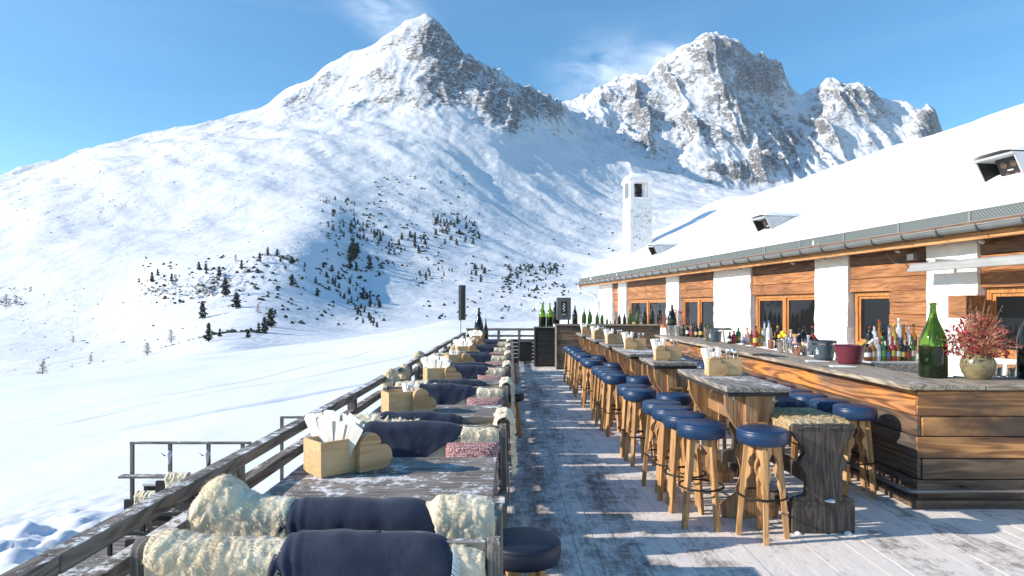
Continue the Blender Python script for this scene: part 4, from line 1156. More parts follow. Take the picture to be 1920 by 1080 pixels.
for i, (x, y) in enumerate(LEFTROW):
    lab = "blue leather stool standing apart by the sheepskin bench, nearest of all" if i == 0 else "blue leather bar stool, %s from the camera in the row beside the aisle" % ORD[i - 1]
    place_stool(x, y, lab, "blue bar stools along the aisle")
RIGHTROW = [(3.02, 5.64), (2.97, 5.98), (2.95, 6.36), (2.97, 6.72), (2.97, 7.1)] + [(2.95 + 0.03 * math.sin(k * 2.1), 7.55 + 0.42 * k) for k in range(13)]
for i, (x, y) in enumerate(RIGHTROW):
    place_stool(x, y, "blue bar stool pushed against the wooden bar, %s from its near corner" % ORD[i], "blue bar stools along the bar front")
for i, (x, y, l) in enumerate([(1.62, 6.40, "between the first and second high tables"), (1.60, 7.98, "just behind the short second high table"), (1.60, 9.9, "between the third and fourth high tables"), (1.58, 11.35, "between the fourth and fifth high tables"), (2.35,8.9,"on the bar side of the third high table"), (2.33,9.4,"farther one on the bar side of the third high table"), (2.35,7.2,"on the bar side of the short second high table"), (2.3,10.5,"on the bar side of the fourth high table")]):
    place_stool(x, y, "blue leather stool %s" % l, "blue bar stools at the high tables")
# low stools in the aisle
ls = make_stool(0.56, "low_stool", M['navyseat'], 0.10, 0.155, False)
for i, (x, y, lab) in enumerate([(0.055, 3.02, "dark navy low stool at the bottom edge beside the nearest bench"), (-0.02, 8.15, "low navy stool with wooden legs in the aisle beside a hanging sheepskin"), (-0.03, 13.7, "farthest low navy stool in the aisle near the black cabinet")]):
    o = ls if i == 0 else dup(ls)
    o.location = (x, y, 0); o.rotation_euler = (0, 0, R(10 * i)); tag(o, lab, "stool", "low stools in the aisle")

# ------------------------------------------------------------------ high tables in the middle
def smooth_poly(pts, n=5):
    out = []; m = len(pts)
    for i in range(m - 1):
        p0, p1, p2, p3 = [Vector(pts[max(0, min(m - 1, i + k))]) for k in (-1, 0, 1, 2)]
        for k in range(n):
            t = k / n
            out.append(tuple(0.5 * ((2 * p1) + (-p0 + p2) * t + (2 * p0 - 5 * p1 + 4 * p2 - p3) * t * t + (-p0 + 3 * p1 - 3 * p2 + p3) * t**3)))
    out.append(pts[-1]); return out
def sym(pts):
    L = smooth_poly(pts); return [(u, v) for u, v in L] + [(-u, v) for u, v in reversed(L)]
TREST = sym([(0.215, 0.0), (0.225, 0.10), (0.17, 0.145), (0.110, 0.19), (0.100, 0.24), (0.078, 0.29), (0.068, 0.36), (0.085, 0.44), (0.110, 0.50), (0.095, 0.555), (0.074, 0.60), (0.090, 0.67), (0.130, 0.73), (0.165, 0.79), (0.190, 0.86), (0.200, 0.975)])
def make_high_table(L):
    r = empty("high_table"); W = 0.49
    mb = MB()
    mb.bx(-W / 2, -0.0012, 0, L, 1.002, 1.04); mb.bx(0.0012, W / 2, 0, L, 1.0025, 1.0385)
    mobj("tabletop", mb, M['greyty'], r, bevel=0.006)
    mb = MB(); mb.bx(-W / 2 + 0.015, W / 2 - 0.015, 0.012, 0.08, 0.972, 1.001); mb.bx(-W / 2 + 0.015, W / 2 - 0.015, L - 0.08, L - 0.012, 0.972, 1.001)
    mb.bx(-W / 2 + 0.015, -W / 2 + 0.045, 0.08, L - 0.08, 0.972, 1.001); mb.bx(W / 2 - 0.045, W / 2 - 0.015, 0.08, L - 0.08, 0.972, 1.001)
    mobj("apron", mb, M['tar'], r)
    ys = (0.20, L - 0.22)
    for y in ys:
        mobj("trestle", MB().prism(TREST, y - 0.022, y + 0.022, 'y'), M['trest'], r, bevel=0.004)
        b = MB(); b.bx(-0.055, 0.045, y - 0.070 if y < L / 2 else y + 0.022, y - 0.022 if y < L / 2 else y + 0.070, 0.70, 0.971)
        mobj("brace", b, M['trest'], r, bevel=0.003)
    mobj("stretcher", MB().bx(-0.020, 0.020, ys[0] + 0.022, ys[1] - 0.022, 0.70, 0.79), M['trest'], r, bevel=0.004)
    p = MB()
    for y, s in ((ys[0], -1), (ys[1], 1)):
        p.bx(-0.05, 0.10, y + s * 0.074 - 0.014, y + s * 0.074 + 0.014, 0.735, 0.757)
    mobj("peg", p, M['trest'], r, bevel=0.002)
    for (x, y) in ((-0.16, 0.10), (0.13, 0.05), (-0.20, 0.5)):
        h = MB(); h.lathe([(0.010, 0.968), (0.010, 0.9715)], 10, (x, y, 0)); h.tube([(x, y, 0.97), (x, y, 0.945), (x + 0.008, y, 0.930), (x + 0.020, y, 0.927), (x + 0.028, y, 0.938)], 0.0035, 6); h.tube([(x, y, 0.945), (x - 0.012, y, 0.935), (x - 0.018, y, 0.942)], 0.0035, 6)
        mobj("bag_hook", h, M['chrome'], r, smooth=True)
    return r
HT = [(1.862, 4.82, 1.44, "nearest high table with carved pine trestles and a heart caddy"), (1.785, 6.97, 0.78, "short high table just behind the nearest high one"), (1.765, 8.27, 1.45, "third high table counting away from the camera"), (1.755, 10.05, 1.05, "fourth high table counting away from the camera"), (1.75, 11.6, 1.45, "fifth high table counting away from the camera"), (1.74, 13.7, 1.3, "farthest high table, close to the bottle counter")]
for i, (x, y, L, lab) in enumerate(HT):
    o = make_high_table(L); o.location = (x, y, 0); tag(o, lab, "table", "high tables beside the bar")

# ------------------------------------------------------------------ high bench with skins
BEN = sym([(0.228, 0.0), (0.230, 0.05), (0.230, 0.20), (0.222, 0.245), (0.185, 0.262), (0.137, 0.275), (0.124, 0.31), (0.126, 0.40), (0.142, 0.45), (0.166, 0.485), (0.172, 0.52), (0.152, 0.56), (0.137, 0.59), (0.142, 0.62), (0.172, 0.66), (0.207, 0.70), (0.230, 0.745), (0.222, 0.795)])
def make_high_bench(L):
    r = empty("high_bench")
    for y in (0.03, L - 0.03):
        mobj("end_panel", MB().prism(BEN, y - 0.03, y + 0.03, 'y'), M['dark'], r, bevel=0.006)
    mobj("seat", MB().bx(-0.215, 0.215, 0.061, L - 0.061, 0.745, 0.79), M['dark'], r, bevel=0.004)
    mobj("stretcher", MB().bx(-0.02, 0.02, 0.061, L - 0.061, 0.30, 0.42), M['dark'], r, bevel=0.004)
    mobj("foot_rail", MB().bx(-0.18, -0.13, 0.061, L - 0.061, 0.10, 0.15), M['dark'], r, bevel=0.004)
    c = MB()
    for z in (0.212, 0.762):
        for s in (-1, 1):
            c.prism([(s * 0.025, z), (s * 0.205, z), (s * 0.205, z + 0.016), (s * 0.14, z + 0.022), (s * 0.025, z + 0.016)], -0.008, -0.0005, 'y')
    mobj("carving", c, M['dark'], r, bevel=0.003)
    sn = MB()
    for (u, z, s_) in ((0.05, 0.240, 0.030), (0.02, 0.241, 0.018), (0.17, 0.008, 0.030), (-0.19, 0.006, 0.026)):
        sn.lathe([(s_ * 1.0, -s_ * .2), (s_ * 0.9, s_ * 0.1), (s_ * 0.5, s_ * 0.42), (s_ * 0.1, s_ * 0.5)], 7, (u, -0.008, z))
    mobj("snow_lump", sn, M['snow'], r, smooth=True)
    return r
hb = make_high_bench(1.6); hb.location = (2.265, 4.65, 0); tag(hb, "tall dark carved bench with lobed end panels beside the nearest high table", "bench")
def pad(w, L, z0, t, seed, amp, sc, nu, nv, over=0.0, tuft=0):
    U = np.linspace(-1, 1, nu); V = np.linspace(0, 1, nv); uu, vv = np.meshgrid(U, V)
    X = uu * w / 2; hang = np.clip(np.abs(X) - (w / 2 - over), 0, 1) if over > 0 else 0 * X
    Xc = np.where(hang > 0, np.sign(X) * (w / 2 - over + 0.02 * np.minimum(hang / 0.03, 1)), X)
    Z = z0 + t * np.clip(np.minimum(vv, 1 - vv) * 14, 0, 1)**0.5 * np.clip((1 - np.abs(uu)) * 10, 0.1, 1)**0.5 - hang + amp * np.abs(fbm(X * sc, vv * L * sc, 4, seed)) * 2
    Y = vv * L * np.ones_like(uu) + 0.02 * fbm(uu * 3, vv * 2, 2, seed)
    P = np.stack([Xc, Y, Z], -1).reshape(-1, 3); P2 = np.stack([Xc * 0.985, Y, np.where(hang > 0, Z - 0.006, z0)], -1).reshape(-1, 3)
    mb = MB(); mb.grid([tuple(p) for p in P], nu, nv); n = len(mb.v); mb.grid([tuple(p) for p in P2], nu, nv)
    rim = [i for i in range(nu)] + [j * nu + nu - 1 for j in range(1, nv)] + [(nv - 1) * nu + i for i in range(nu - 2, -1, -1)] + [j * nu for j in range(nv - 2, 0, -1)]
    for k in range(len(rim)):
        a_, b_ = rim[k], rim[(k + 1) % len(rim)]; mb.f.append((a_, b_, b_ + n, a_ + n))
    if tuft: tufts(mb, tuft * 3, seed, 0.025, 0.002)
    return mb
o = mobj("sheepskin", pad(0.56, 0.62, 0.79, 0.022, 5, 0.006, 14, 110, 90, 0.07, 1500), M['tan'], smooth=True); o.location = (2.255, 4.685, 0.003)
tag(o, "cream sheepskin folded over the near end of the dark carved bench", "sheepskin")
o = mobj("fleece_blanket", pad(0.46, 0.90, 0.79, 0.055, 8, 0.008, 5, 40, 50), M['fleece'], smooth=True); o.location = (2.255, 5.33, 0.004)
tag(o, "dark navy blanket folded flat on the tall carved bench", "blanket")

# ------------------------------------------------------------------ caddies with heart, napkins, cutlery
def heart_out(a, n=14):
    """square of side a with half discs on its top and right sides; the point sits at the lower left"""
    P = [(0, 0), (a, 0)]
    for k in range(n + 1): t = -math.pi / 2 + math.pi * k / n; P.append((a + a / 2 * math.cos(t), a / 2 + a / 2 * math.sin(t)))
    for k in range(1, n + 1): t = math.pi * k / n; P.append((a / 2 + a / 2 * math.cos(t), a + a / 2 * math.sin(t)))
    return P
def make_caddy(W, D, H, a, ht, hx):
    r = empty("table_caddy"); t = 0.012
    mb = MB(); mb.bx(0, W, 0, D, 0.0, t); mb.bx(0, W, 0, t, t, H); mb.bx(0, W, D - t, D, t, H); mb.bx(0, t, t, D - t, t, H); mb.bx(W - t, W, t, D - t, t, H); mb.bx(W * 0.52, W * 0.52 + 0.008, t, D - t, t, H * 0.9)
    mobj("box", mb, M['caddy'], r, bevel=0.0015)
    h = mobj("heart", MB().prism([(u + hx, v) for u, v in heart_out(a)], -ht - 0.001, -0.001, 'y'), M['heart'], r, bevel=0.003)
    k = MB(); k.tube([(hx + a, -ht - 0.008, a + 0.006), (hx + a, -0.004, a + 0.006)], 0.007, 8)
    mobj("peg", k, M['bark'], r)
    return r
def make_napkins(seed, n=9, L=0.27, w=0.10, spread=0.5):
    """a fan of folded sheets: each a tapered V-folded strip leaning out from a common foot"""
    rnd = random.Random(seed); mb = MB()
    for k in range(n):
        f = (k / (n - 1) - 0.5) * spread; y = 0.004 * (k - n / 2) + (0.016 if k % 2 else -0.004) + rnd.uniform(-.004, .004); l = L * rnd.uniform(0.82, 1.03); ww = w * 0.20
        Rm = Matrix.Rotation(f, 3, 'Y'); lean = rnd.uniform(-0.05, 0.05)
        for sg in (-1, 1):
            a_ = [Rm @ Vector(p) for p in ((0, 0, 0), (ww * 0.5 * sg, 0.003, 0), (ww * 1.25 * sg, 0.012 + lean * .3, l * 0.97), (0, -0.004 + lean * .3, l))]
            mid = [Rm @ Vector(p) for p in ((ww * 0.8 * sg, 0.008, l * .5), (0, 0.0, l * .5))]
            o_ = Vector(((k / (n - 1) - 0.5) * w * 0.35, y, 0))
            mb.add([p + o_ for p in (a_[0], a_[1], mid[0], mid[1], a_[2], a_[3])], [(0, 1, 2, 3), (3, 2, 4, 5)])
    return mb
nk = [solid(mobj("napkins", make_napkins(1, 9, 0.235, 0.10, 0.50), M['paper']), 0.0015), solid(mobj("napkins", make_napkins(2, 17, 0.31, 0.20, 0.95), M['paper']), 0.0015)]
nku = set()
def make_cutlery(kind):
    mb = MB(); mb.tube([(0, 0, 0), (0.004, 0, 0.09), (0, 0.002, 0.17)], [0.0022, 0.0028, 0.0035], 6)
    if kind == 'spoon':
        mb.lathe([(0.003, 0.165), (0.014, 0.180), (0.018, 0.198), (0.014, 0.215), (0.003, 0.224)], 10, (0, 0, 0), Matrix.Diagonal((1, 0.3, 1)))
    else:
        mb.bx(-0.010, 0.010, -0.001, 0.001, 0.168, 0.184)
        for k in range(4): mb.bx(-0.010 + k * 0.0058, -0.0075 + k * 0.0058, -0.001, 0.001, 0.184, 0.215)
    return mb
ct = {k: mobj(k, make_cutlery(k), M['chrome'], smooth=50) for k in ('spoon', 'fork')}; ctu = set()
rc_ = random.Random(12)
def fill_caddy(loc, rz, z, W, D, where, ncut=4, nap=0, napu=0.20, grp=""):
    Rm = Matrix.Rotation(rz, 3, 'Z')
    def P(u, v, h): q = Rm @ Vector((u * W, v * D, 0)); return (loc[0] + q.x, loc[1] + q.y, z + h)
    o = put(nk[nap], nku, P(napu, 0.5, 0.014), "fan of folded white napkins in the wooden caddy %s" % where, "napkins", "white napkins in the caddies", math.radians(-38))
    for k in range(ncut):
        kd = ('spoon', 'fork')[k % 2]
        u = 0.62 + 0.26 * (k / max(1, ncut - 1)); 
        o = put(ct[kd], ctu, P(u, 0.35 + 0.3 * rc_.random(), 0.013), "steel %s standing in the wooden caddy %s" % (kd, where), kd, "cutlery in the caddies")
        o.rotation_euler = (rc_.uniform(-0.16, 0.16), rc_.uniform(-0.16, 0.16), rc_.uniform(0, 6))
big = make_caddy(0.30, 0.20, 0.183, 0.138, 0.05, 0.20)
for i in range(7):
    nm = ["nearest", "second", "third", "fourth", "fifth", "sixth", "seventh"][i]
    o = big if i == 0 else dup(big)
    rz = R([44, 30, 22, 26, 18, 25, 20][i]); x = [-1.0, -0.86, -0.98, -0.94, -0.98, -0.95, -0.98][i]; y = TY[i] + [0.47, 0.50, 0.42, 0.45, 0.42, 0.45, 0.42][i]
    if i == 1: x, y = gp(729, 779, 0.75)
    o.location = (x, y, 0.752); o.rotation_euler = (0, 0, rz)
    tag(o, "pine caddy box with a thick wooden heart on the %s railing table" % nm, "caddy", "wooden caddies on the railing tables")
    fill_caddy((x, y), rz, 0.752, 0.30, 0.20, "on the %s railing table" % nm, 4, 1 if i % 2 == 0 else 0, 0.42 if i != 1 else 0.75)
small = make_caddy(0.29, 0.13, 0.15, 0.115, 0.018, -0.006)
SC_ = [(1.655, 5.42, 0), (1.545, 7.20, 0), (1.57, 8.85, 14), (1.56, 10.45, 10), (1.55, 12.05, 18), (1.55, 14.1, 5)]
SC_[0] = (gp(1329, 705, 1.04)[0], gp(1329, 705, 1.04)[1], 0); SC_[1] = (gp(1230, 676, 1.04)[0], gp(1230, 676, 1.04)[1], 0); SC_[2] = (gp(1173, 655, 1.04)[0], gp(1173, 655, 1.04)[1], 0)
for i, (x, y, a) in enumerate(SC_):
    o = small if i == 0 else dup(small)
    o.location = (x, y, 1.0415); o.rotation_euler = (0, 0, R(a))
    tag(o, "light pine caddy with a flat heart front on the %s high table" % ORD[i], "caddy", "wooden caddies on the high tables")
    fill_caddy((x, y), R(a), 1.0415, 0.29, 0.13, "on the %s high table" % ORD[i], 6, 0, 0.14)
# shaggy sheepskin ends showing at the railing side of the second table and third table
tuft_l = MB(); 
def puff(r, seed, nt):
    mb = MB(); nu, nv = 40, 26; P = []
    for j in range(nv):
        t = j / (nv - 1) * math.pi
        for i in range(nu):
            a = i / (nu - 1) * 2 * math.pi; d = r * (1 + 0.22 * n1(3 * math.cos(a) * math.sin(t) + seed, 3 * math.sin(a) * math.sin(t) + 2 * math.cos(t), seed))
            P.append((d * math.sin(t) * math.cos(a), d * 0.8 * math.sin(t) * math.sin(a), r * 1.15 + d * 1.15 * math.cos(t)))
    mb.grid(P, nu, nv); n = len(mb.v); mb.grid([tuple(Vector(p) * 0.98) for p in P], nu, nv)
    tufts(mb, nt * 2, seed, 0.035, 0.0025); return mb
pf = mobj("sheepskin", puff(0.085, 3, 1800), M['wool'], smooth=True); pfu = set()
for k, (px, py, z, s) in enumerate([(622, 862, 0.755, 1.0), (640, 838, 0.755, 0.8), (733, 735, 0.70, 1.25), (757, 712, 0.72, 0.95), (822, 693, 0.70, 1.2), (786, 682, 0.73, 1.0), (853, 667, 0.72, 1.1), (868, 655, 0.72, 1.0)]):
    x, y = gp(px, py, z)
    put(pf, pfu, (x, y, z), "shaggy cream sheepskin roll by the railing, %s of eight" % ORD[k], "sheepskin", "rolled sheepskins by the railing", R(40 * k), s)

# ------------------------------------------------------------------ the bar
def make_bar():
    r = empty("bar_counter", (3.2, 5.15, 0)); tag(r, "long L-shaped larch bar counter with plank front and steel foot rail", "bar counter")
    P = lambda n, mb, m, b=0.005: mobj(n, mb, m, r, bevel=b)
    ox, oy = 3.2, 5.15; Y1 = 14.35
    # top: along the deck, then the near arm
    mb = MB(); ys = [5.15, 7.9, 10.9, Y1]
    for a, b in zip(ys[:-1], ys[1:]): mb.bx(0, 0.30, a - oy + 0.002, b - oy - 0.002, 0.975, 1.02); mb.bx(0.303, 0.62, a - oy + 0.002, b - oy - 0.002, 0.975, 1.0185)
    P("counter_top", mb, M['ctop'], 0.008)
    mb = MB(); mb.bx(0.623, 4.0, 0, 0.30, 0.975, 1.02); mb.bx(0.623, 4.0, 0.303, 0.62, 0.975, 1.0188)
    P("counter_top", mb, M['ctopx'], 0.008)
    # front planks
    zs = [0.955, 0.745, 0.575, 0.395, 0.22, 0.02]
    rnd = random.Random(4)
    for k in range(5):
        z1, z0 = zs[k], zs[k + 1]
        off = [0.0, 0.012, 0.004, 0.016, 0.0][k]
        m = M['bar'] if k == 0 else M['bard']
        segs = [[5.30, 9.2, 12.6, Y1 - 0.1], [5.30, 8.0, 11.5, Y1 - 0.1]][k % 2]
        mb = MB()
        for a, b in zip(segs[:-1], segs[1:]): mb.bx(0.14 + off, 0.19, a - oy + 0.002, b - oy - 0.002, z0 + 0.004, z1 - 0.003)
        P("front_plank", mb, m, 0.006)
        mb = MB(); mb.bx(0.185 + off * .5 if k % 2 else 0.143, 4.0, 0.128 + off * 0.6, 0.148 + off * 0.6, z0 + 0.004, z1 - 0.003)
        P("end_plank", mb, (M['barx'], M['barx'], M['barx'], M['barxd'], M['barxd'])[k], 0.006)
    core = MB(); core.bx(0.19, 0.23, 0.165, Y1 - oy - 0.1, 0.0, 0.973); core.bx(0.23, 4.0, 0.165, 0.20, 0.0, 0.973)
    P("carcass", core, M['tar'], 0)
    # toe beam and foot rail
    mb = MB(); mb.bx(0.08, 0.138, 0.05, Y1 - oy - 0.2, 0.0, 0.075); mb.bx(0.142, 4.0, 0.06, 0.126, 0.0, 0.07)
    P("plinth", mb, M['barxd'], 0.006)
    mb = MB(); mb.tube([(-0.02, Y1 - oy - 0.3, 0.17), (-0.02, 0.02, 0.17), (0.0, -0.02, 0.17), (0.05, -0.02, 0.17), (4.0, -0.02, 0.17)], 0.017, 10)
    for y in np.arange(0.4, Y1 - oy - 0.4, 1.2): mb.tube([(-0.02, y, 0.17), (0.07, y, 0.17), (0.14, y, 0.17)], 0.010, 8)
    for x in np.arange(0.5, 4, 1.2): mb.tube([(x, -0.02, 0.17), (x, 0.08, 0.17), (x, 0.13, 0.17)], 0.010, 8)
    mobj("foot_rail", mb, M['pipe'], r, smooth=True)
    # inner work shelf
    mb = MB(); mb.bx(0.623, 1.0, 0.65, Y1 - oy - 0.3, 0.82, 0.86); mb.bx(0.60, 0.63, 0.65, Y1 - oy - 0.3, 0.0, 0.82)
    P("work_shelf", mb, M['steel'], 0.003)
make_bar()
bb = empty("bottle_counter", (1.19, 16.8, 0)); tag(bb, "low back bar counter across the deck end carrying a row of green bottles", "bar counter")
mobj("counter_top", MB().bx(-0.06, 2.75, -0.06, 0.55, 1.15, 1.19), M['ctopx'], bb, bevel=0.006)
for k in range(6): mobj("front_plank", MB().bx(0, 2.7, -0.012 - 0.006 * (k % 2), 0.02, 0.02 + 0.187 * k, 0.02 + 0.187 * k + 0.183), M['barxd'], bb, bevel=0.005)
mobj("side_panel", MB().bx(-0.03, -0.002, -0.03, 0.5, 0.0, 1.148), M['greyz'], bb, bevel=0.004)
mobj("carcass", MB().bx(0, 2.7, 0.022, 0.5, 0.0, 1.148), M['tar'], bb)
cab = empty("wooden_cabinet", (0.62, 17.6, 0)); tag(cab, "black tarred plank cabinet at the far deck end under two green bottles", "cabinet")
for k in range(6): mobj("plank", MB().bx(0.04, 0.62, -0.012, 0.02, 0.03 + 0.171 * k, 0.03 + 0.171 * k + 0.163), M['tar'], cab, bevel=0.005)
mobj("frame", MB().bx(0, 0.04, -0.02, 0.5, 0, 1.06).bx(0.62, 0.66, -0.02, 0.5, 0, 1.06).bx(0.04, 0.62, 0.022, 0.5, 0.02, 1.05), M['tar'], cab, bevel=0.004)
mobj("top", MB().bx(-0.01, 0.67, -0.04, 0.52, 1.061, 1.09), M['grey'], cab, bevel=0.004)
fr = empty("serving_cart", (0.24, 18.6, 0)); tag(fr, "dark low serving cart between the bench row and the black cabinet", "cart")
mobj("body", MB().bx(-0.02, 0.34, 0, 0.5, 0.06, 0.62), M['black'], fr, bevel=0.01)
mobj("top", MB().bx(-0.04, 0.36, -0.02, 0.52, 0.621, 0.65), M['dgrey'], fr, bevel=0.004)
for x in (0.03, 0.29): mobj("caster", MB().lathe([(0.028, -0.012), (0.03, 0), (0.028, 0.012)], 14, (x, 0.06, 0.03), Matrix.Rotation(R(90), 3, 'Y')), M['black'], fr)

# ------------------------------------------------------------------ bottles
def champ(h, d, mat, foil=True, label=None):
    """sloping shouldered sparkling wine bottle"""
    r = empty("champagne_bottle"); R_ = d / 2
    prof = [(R_ * 0.7, 0.0), (R_ * 0.96, 0.004 * h), (R_, 0.03 * h), (R_, 0.42 * h), (R_ * 0.97, 0.48 * h), (R_ * 0.86, 0.56 * h), (R_ * 0.68, 0.64 * h), (R_ * 0.48, 0.72 * h), (R_ * 0.33, 0.79 * h), (R_ * 0.245, 0.86 * h), (R_ * 0.215, 0.94 * h), (R_ * 0.21, 0.965 * h), (R_ * 0.26, 0.967 * h), (R_ * 0.26, 0.985 * h), (R_ * 0.2, 0.999 * h)]
    if mat is M['greenglass'] and h > 0.5:
        lo = prof[:4] + [(R_ * 0.96, 0.421 * h)]; up = [(R_ * 0.96, 0.4215 * h)] + prof[3:]
        mobj("body", MB().lathe(prof[:4] + [(R_ * 0.99, 0.4205 * h), (R_ * 0.5, 0.421 * h)], 36), M['wine'], r, smooth=50)
        mobj("neck", MB().lathe([(R_ * 0.5, 0.422 * h), (R_ * 0.99, 0.4215 * h)] + prof[4:], 36), M['greenglass'], r, smooth=50)
    else:
        mobj("glass", MB().lathe(prof, 36), M['greendark'] if mat is M['greenglass'] else mat, r, smooth=50)
    if label:
        m = plain("bottle_label", label, 0.7)
        mb = MB(); P = []
        for j in range(2):
            for i in range(9): a = math.pi * 1.5 + (i / 8 - 0.5) * (1.0); P.append((R_ * 1.004 * math.cos(a), R_ * 1.004 * math.sin(a), h * (0.06 + 0.10 * j)))
        mb.grid(P, 9, 2); mobj("label", mb, m, r)
    return r
def setb(o, x, y, z, lab, grp=None): o.location = (x, y, z); tag(o, lab, "bottle", grp); return o
x, y = gp(1727, 703, 1.022)
setb(champ(0.665, 0.225, M['greenglass']), x, 5.72, 1.0215, "giant green champagne bottle, partly filled, on the near corner of the bar")
setb(champ(0.76, 0.27, M['darkglass'], label=(0.45, 0.48, 0.5)), 4.60, 5.62, 1.0215, "giant dark champagne bottle with a pale square label at the right edge")
# row on the bottle counter at the far end
zr = [(158,50),(229,72),(274,72),(331,100),(369,100),(408,137),(437,155),(470,150),(504,105),(544,105),(586,80),(644,80),(702,60),(758,50),(818,45)]
for i, (zx, top) in enumerate(zr):
    px = 1040 + zx / 4.155; hgt = (192 - top) / 4.155 / F * 17.0 + 0.004
    x = (px - 960) / F * 17.0
    gm = M['greenglass'] if i in (1, 2, 3, 4, 10, 11) else M['darkglass']
    o = champ(hgt, hgt * 0.30, gm)
    setb(o, x, 17.0, 1.1915, "%s %s bottle, %s from the left on the far counter" % ("tall" if hgt > 0.4 else "middle-sized" if hgt > 0.25 else "tiny", "green" if gm is M['greenglass'] else "dark", ORD[i]), "bottles on the far counter")
    o.rotation_euler = (0, 0, i)
for i, px in enumerate((1017, 1031)):
    setb(champ(0.66, 0.20, M['greenglass']), (px - 960) / F * 17.85, 17.85, 1.0915, ("left" if i == 0 else "right") + " one of two big green bottles on the black cabinet", "big bottles on the black cabinet")
setb(champ(0.60, 0.19, M['darkglass']), (1043 - 960) / F * 17.3 - 0.02, 17.3, 1.1915, "dark bottle half hidden behind the grey speaker box", "bottles on the far counter")
setb(champ(0.87, 0.235, M['darkglass'], label=(0.7, 0.68, 0.6)), (898 - 960) / F * 16.0, 16.0, 0.7515, "giant dark bottle standing at the end of the railing tables")
setb(champ(0.60, 0.125, M['darkglass']), (911 - 960) / F * 15.7, 15.7, 0.7515, "slim dark bottle beside the giant one on the last railing table")
x, y = 1260, 615
setb(champ(0.58, 0.20, M['darkglass']), (1259.5 - 960) / F * 14.05, 14.02, 1.115, "big dark bottle standing in the far galvanised bucket", None)

def spirit(name, h, d, col, labcol, capcol, clear=False, shoulder=0.62):
    r = empty(name); R_ = d / 2
    prof = [(R_ * 0.85, 0), (R_, 0.01 * h), (R_, shoulder * h), (R_ * 0.85, (shoulder + 0.06) * h), (R_ * 0.38, (shoulder + 0.14) * h), (R_ * 0.34, 0.93 * h), (R_ * 0.36, 0.935 * h), (R_ * 0.3, 0.95 * h)]
    key = 'sp_' + str(col) + str(clear)
    if key not in M: M[key] = (glass("tinted_glass", col, 0.04, 0.45) if clear else plain("liquor_bottle", col, 0.12, 0, 0, 40, 0.1))
    mobj("glass", MB().lathe(prof, 16), M[key], r, smooth=50)
    for k, c in (('lab', labcol), ('cap', capcol)):
        kk = k + str(c)
        if kk not in M: M[kk] = plain("printed_label" if k == 'lab' else "bottle_cap", c, 0.6)
    mobj("label", MB().lathe([(R_ * 1.005, 0.20 * h), (R_ * 1.01, 0.205 * h), (R_ * 1.01, 0.42 * h), (R_ * 1.005, 0.425 * h)], 16), M['lab' + str(labcol)], r, smooth=50)
    mobj("cap", MB().lathe([(R_ * 0.36, 0.925 * h), (R_ * 0.385, 0.93 * h), (R_ * 0.385, 0.993 * h), (R_ * 0.3, h)], 12), M['cap' + str(capcol)], r, smooth=50)
    return r
COLS = {"amber": (0.50, 0.20, 0.03), "clear": (0.75, 0.78, 0.80), "green": (0.03, 0.12, 0.03), "black": (0.012, 0.012, 0.012), "yellow": (0.55, 0.36, 0.05), "red": (0.26, 0.03, 0.03), "pink": (0.70, 0.35, 0.30), "brown": (0.10, 0.04, 0.02)}
LAB = {"white": (0.62, 0.60, 0.56), "cream": (0.50, 0.42, 0.30), "yellow": (0.55, 0.40, 0.07), "red": (0.33, 0.04, 0.04), "blue": (0.06, 0.11, 0.27), "green": (0.09, 0.28, 0.07), "black": (0.03, 0.03, 0.03)}
CAPS = {"red": (0.30, 0.03, 0.03), "yellow": (0.50, 0.36, 0.05), "blue": (0.06, 0.12, 0.30)}
rb_ = random.Random(21)
def cluster(spec, y_of, base_z, where, grp, dcount):
    for i, (px, yy, h, d, c, l, k) in enumerate(spec):
        x = (px - 960) / F * yy
        o = spirit("liquor_bottle", h, d, COLS[c], LAB[l], CAPS.get(k, LAB[k]), c in ("clear", "amber", "yellow"), rb_.choice((0.55, 0.6, 0.66)))
        key = (c, l, where); dcount[key] = dcount.get(key, 0) + 1
        o.location = (x, yy, base_z)
        tag(o, "%s bottle, %s label, %s cap, %s in the %s" % (c, l, k, ORD[i], where), "bottle", grp)
cs = list(COLS); ll = list(LAB); dc = {}
sp = []
for i in range(20):
    px = 1368 + i * 8.2
    yy = 10.9 - i * 0.145 + 0.18 * (i % 3)
    hh = [0.20, 0.22, 0.27, 0.19, 0.28, 0.24, 0.33, 0.30, 0.40, 0.42, 0.25, 0.34, 0.20, 0.22, 0.30, 0.24, 0.33, 0.36, 0.26, 0.38][i]
    c = ["black", "red", "green", "clear", "pink", "amber", "red", "yellow", "clear", "clear", "black", "brown", "pink", "clear", "clear", "pink", "black", "black", "clear", "black"][i]
    l = ["white", "red", "yellow", "blue", "white", "cream", "yellow", "cream", "white", "white", "white", "yellow", "white", "cream", "white", "cream", "yellow", "white", "white", "cream"][i]
    k = ["black", "red", "black", "blue", "red", "yellow", "black", "yellow", "blue", "blue", "black", "yellow", "red", "white", "white", "cream", "black", "black", "white", "red"][i]
    sp.append((px, yy, hh, 0.085 if hh > 0.2 else 0.07, c, l, k))
cluster(sp, None, 1.0215, "middle bar cluster from the far side", "liquor bottles in the middle of the bar", dc)
sp = []
for i in range(13):
    px = 1281 + i * 4.2; yy = 13.6 - i * 0.085 + 0.16 * (i % 2)
    sp.append((px, yy, [0.26, 0.24, 0.3, 0.2, 0.28, 0.30, 0.27, 0.24, 0.31, 0.22, 0.28, 0.3, 0.26][i], 0.085, ["black", "green", "black", "pink", "brown", "black", "black", "clear", "black", "yellow", "black", "green", "black"][i], ["black", "cream", "white", "white", "red", "black", "cream", "white", "yellow", "cream", "black", "white", "cream"][i], "black"))
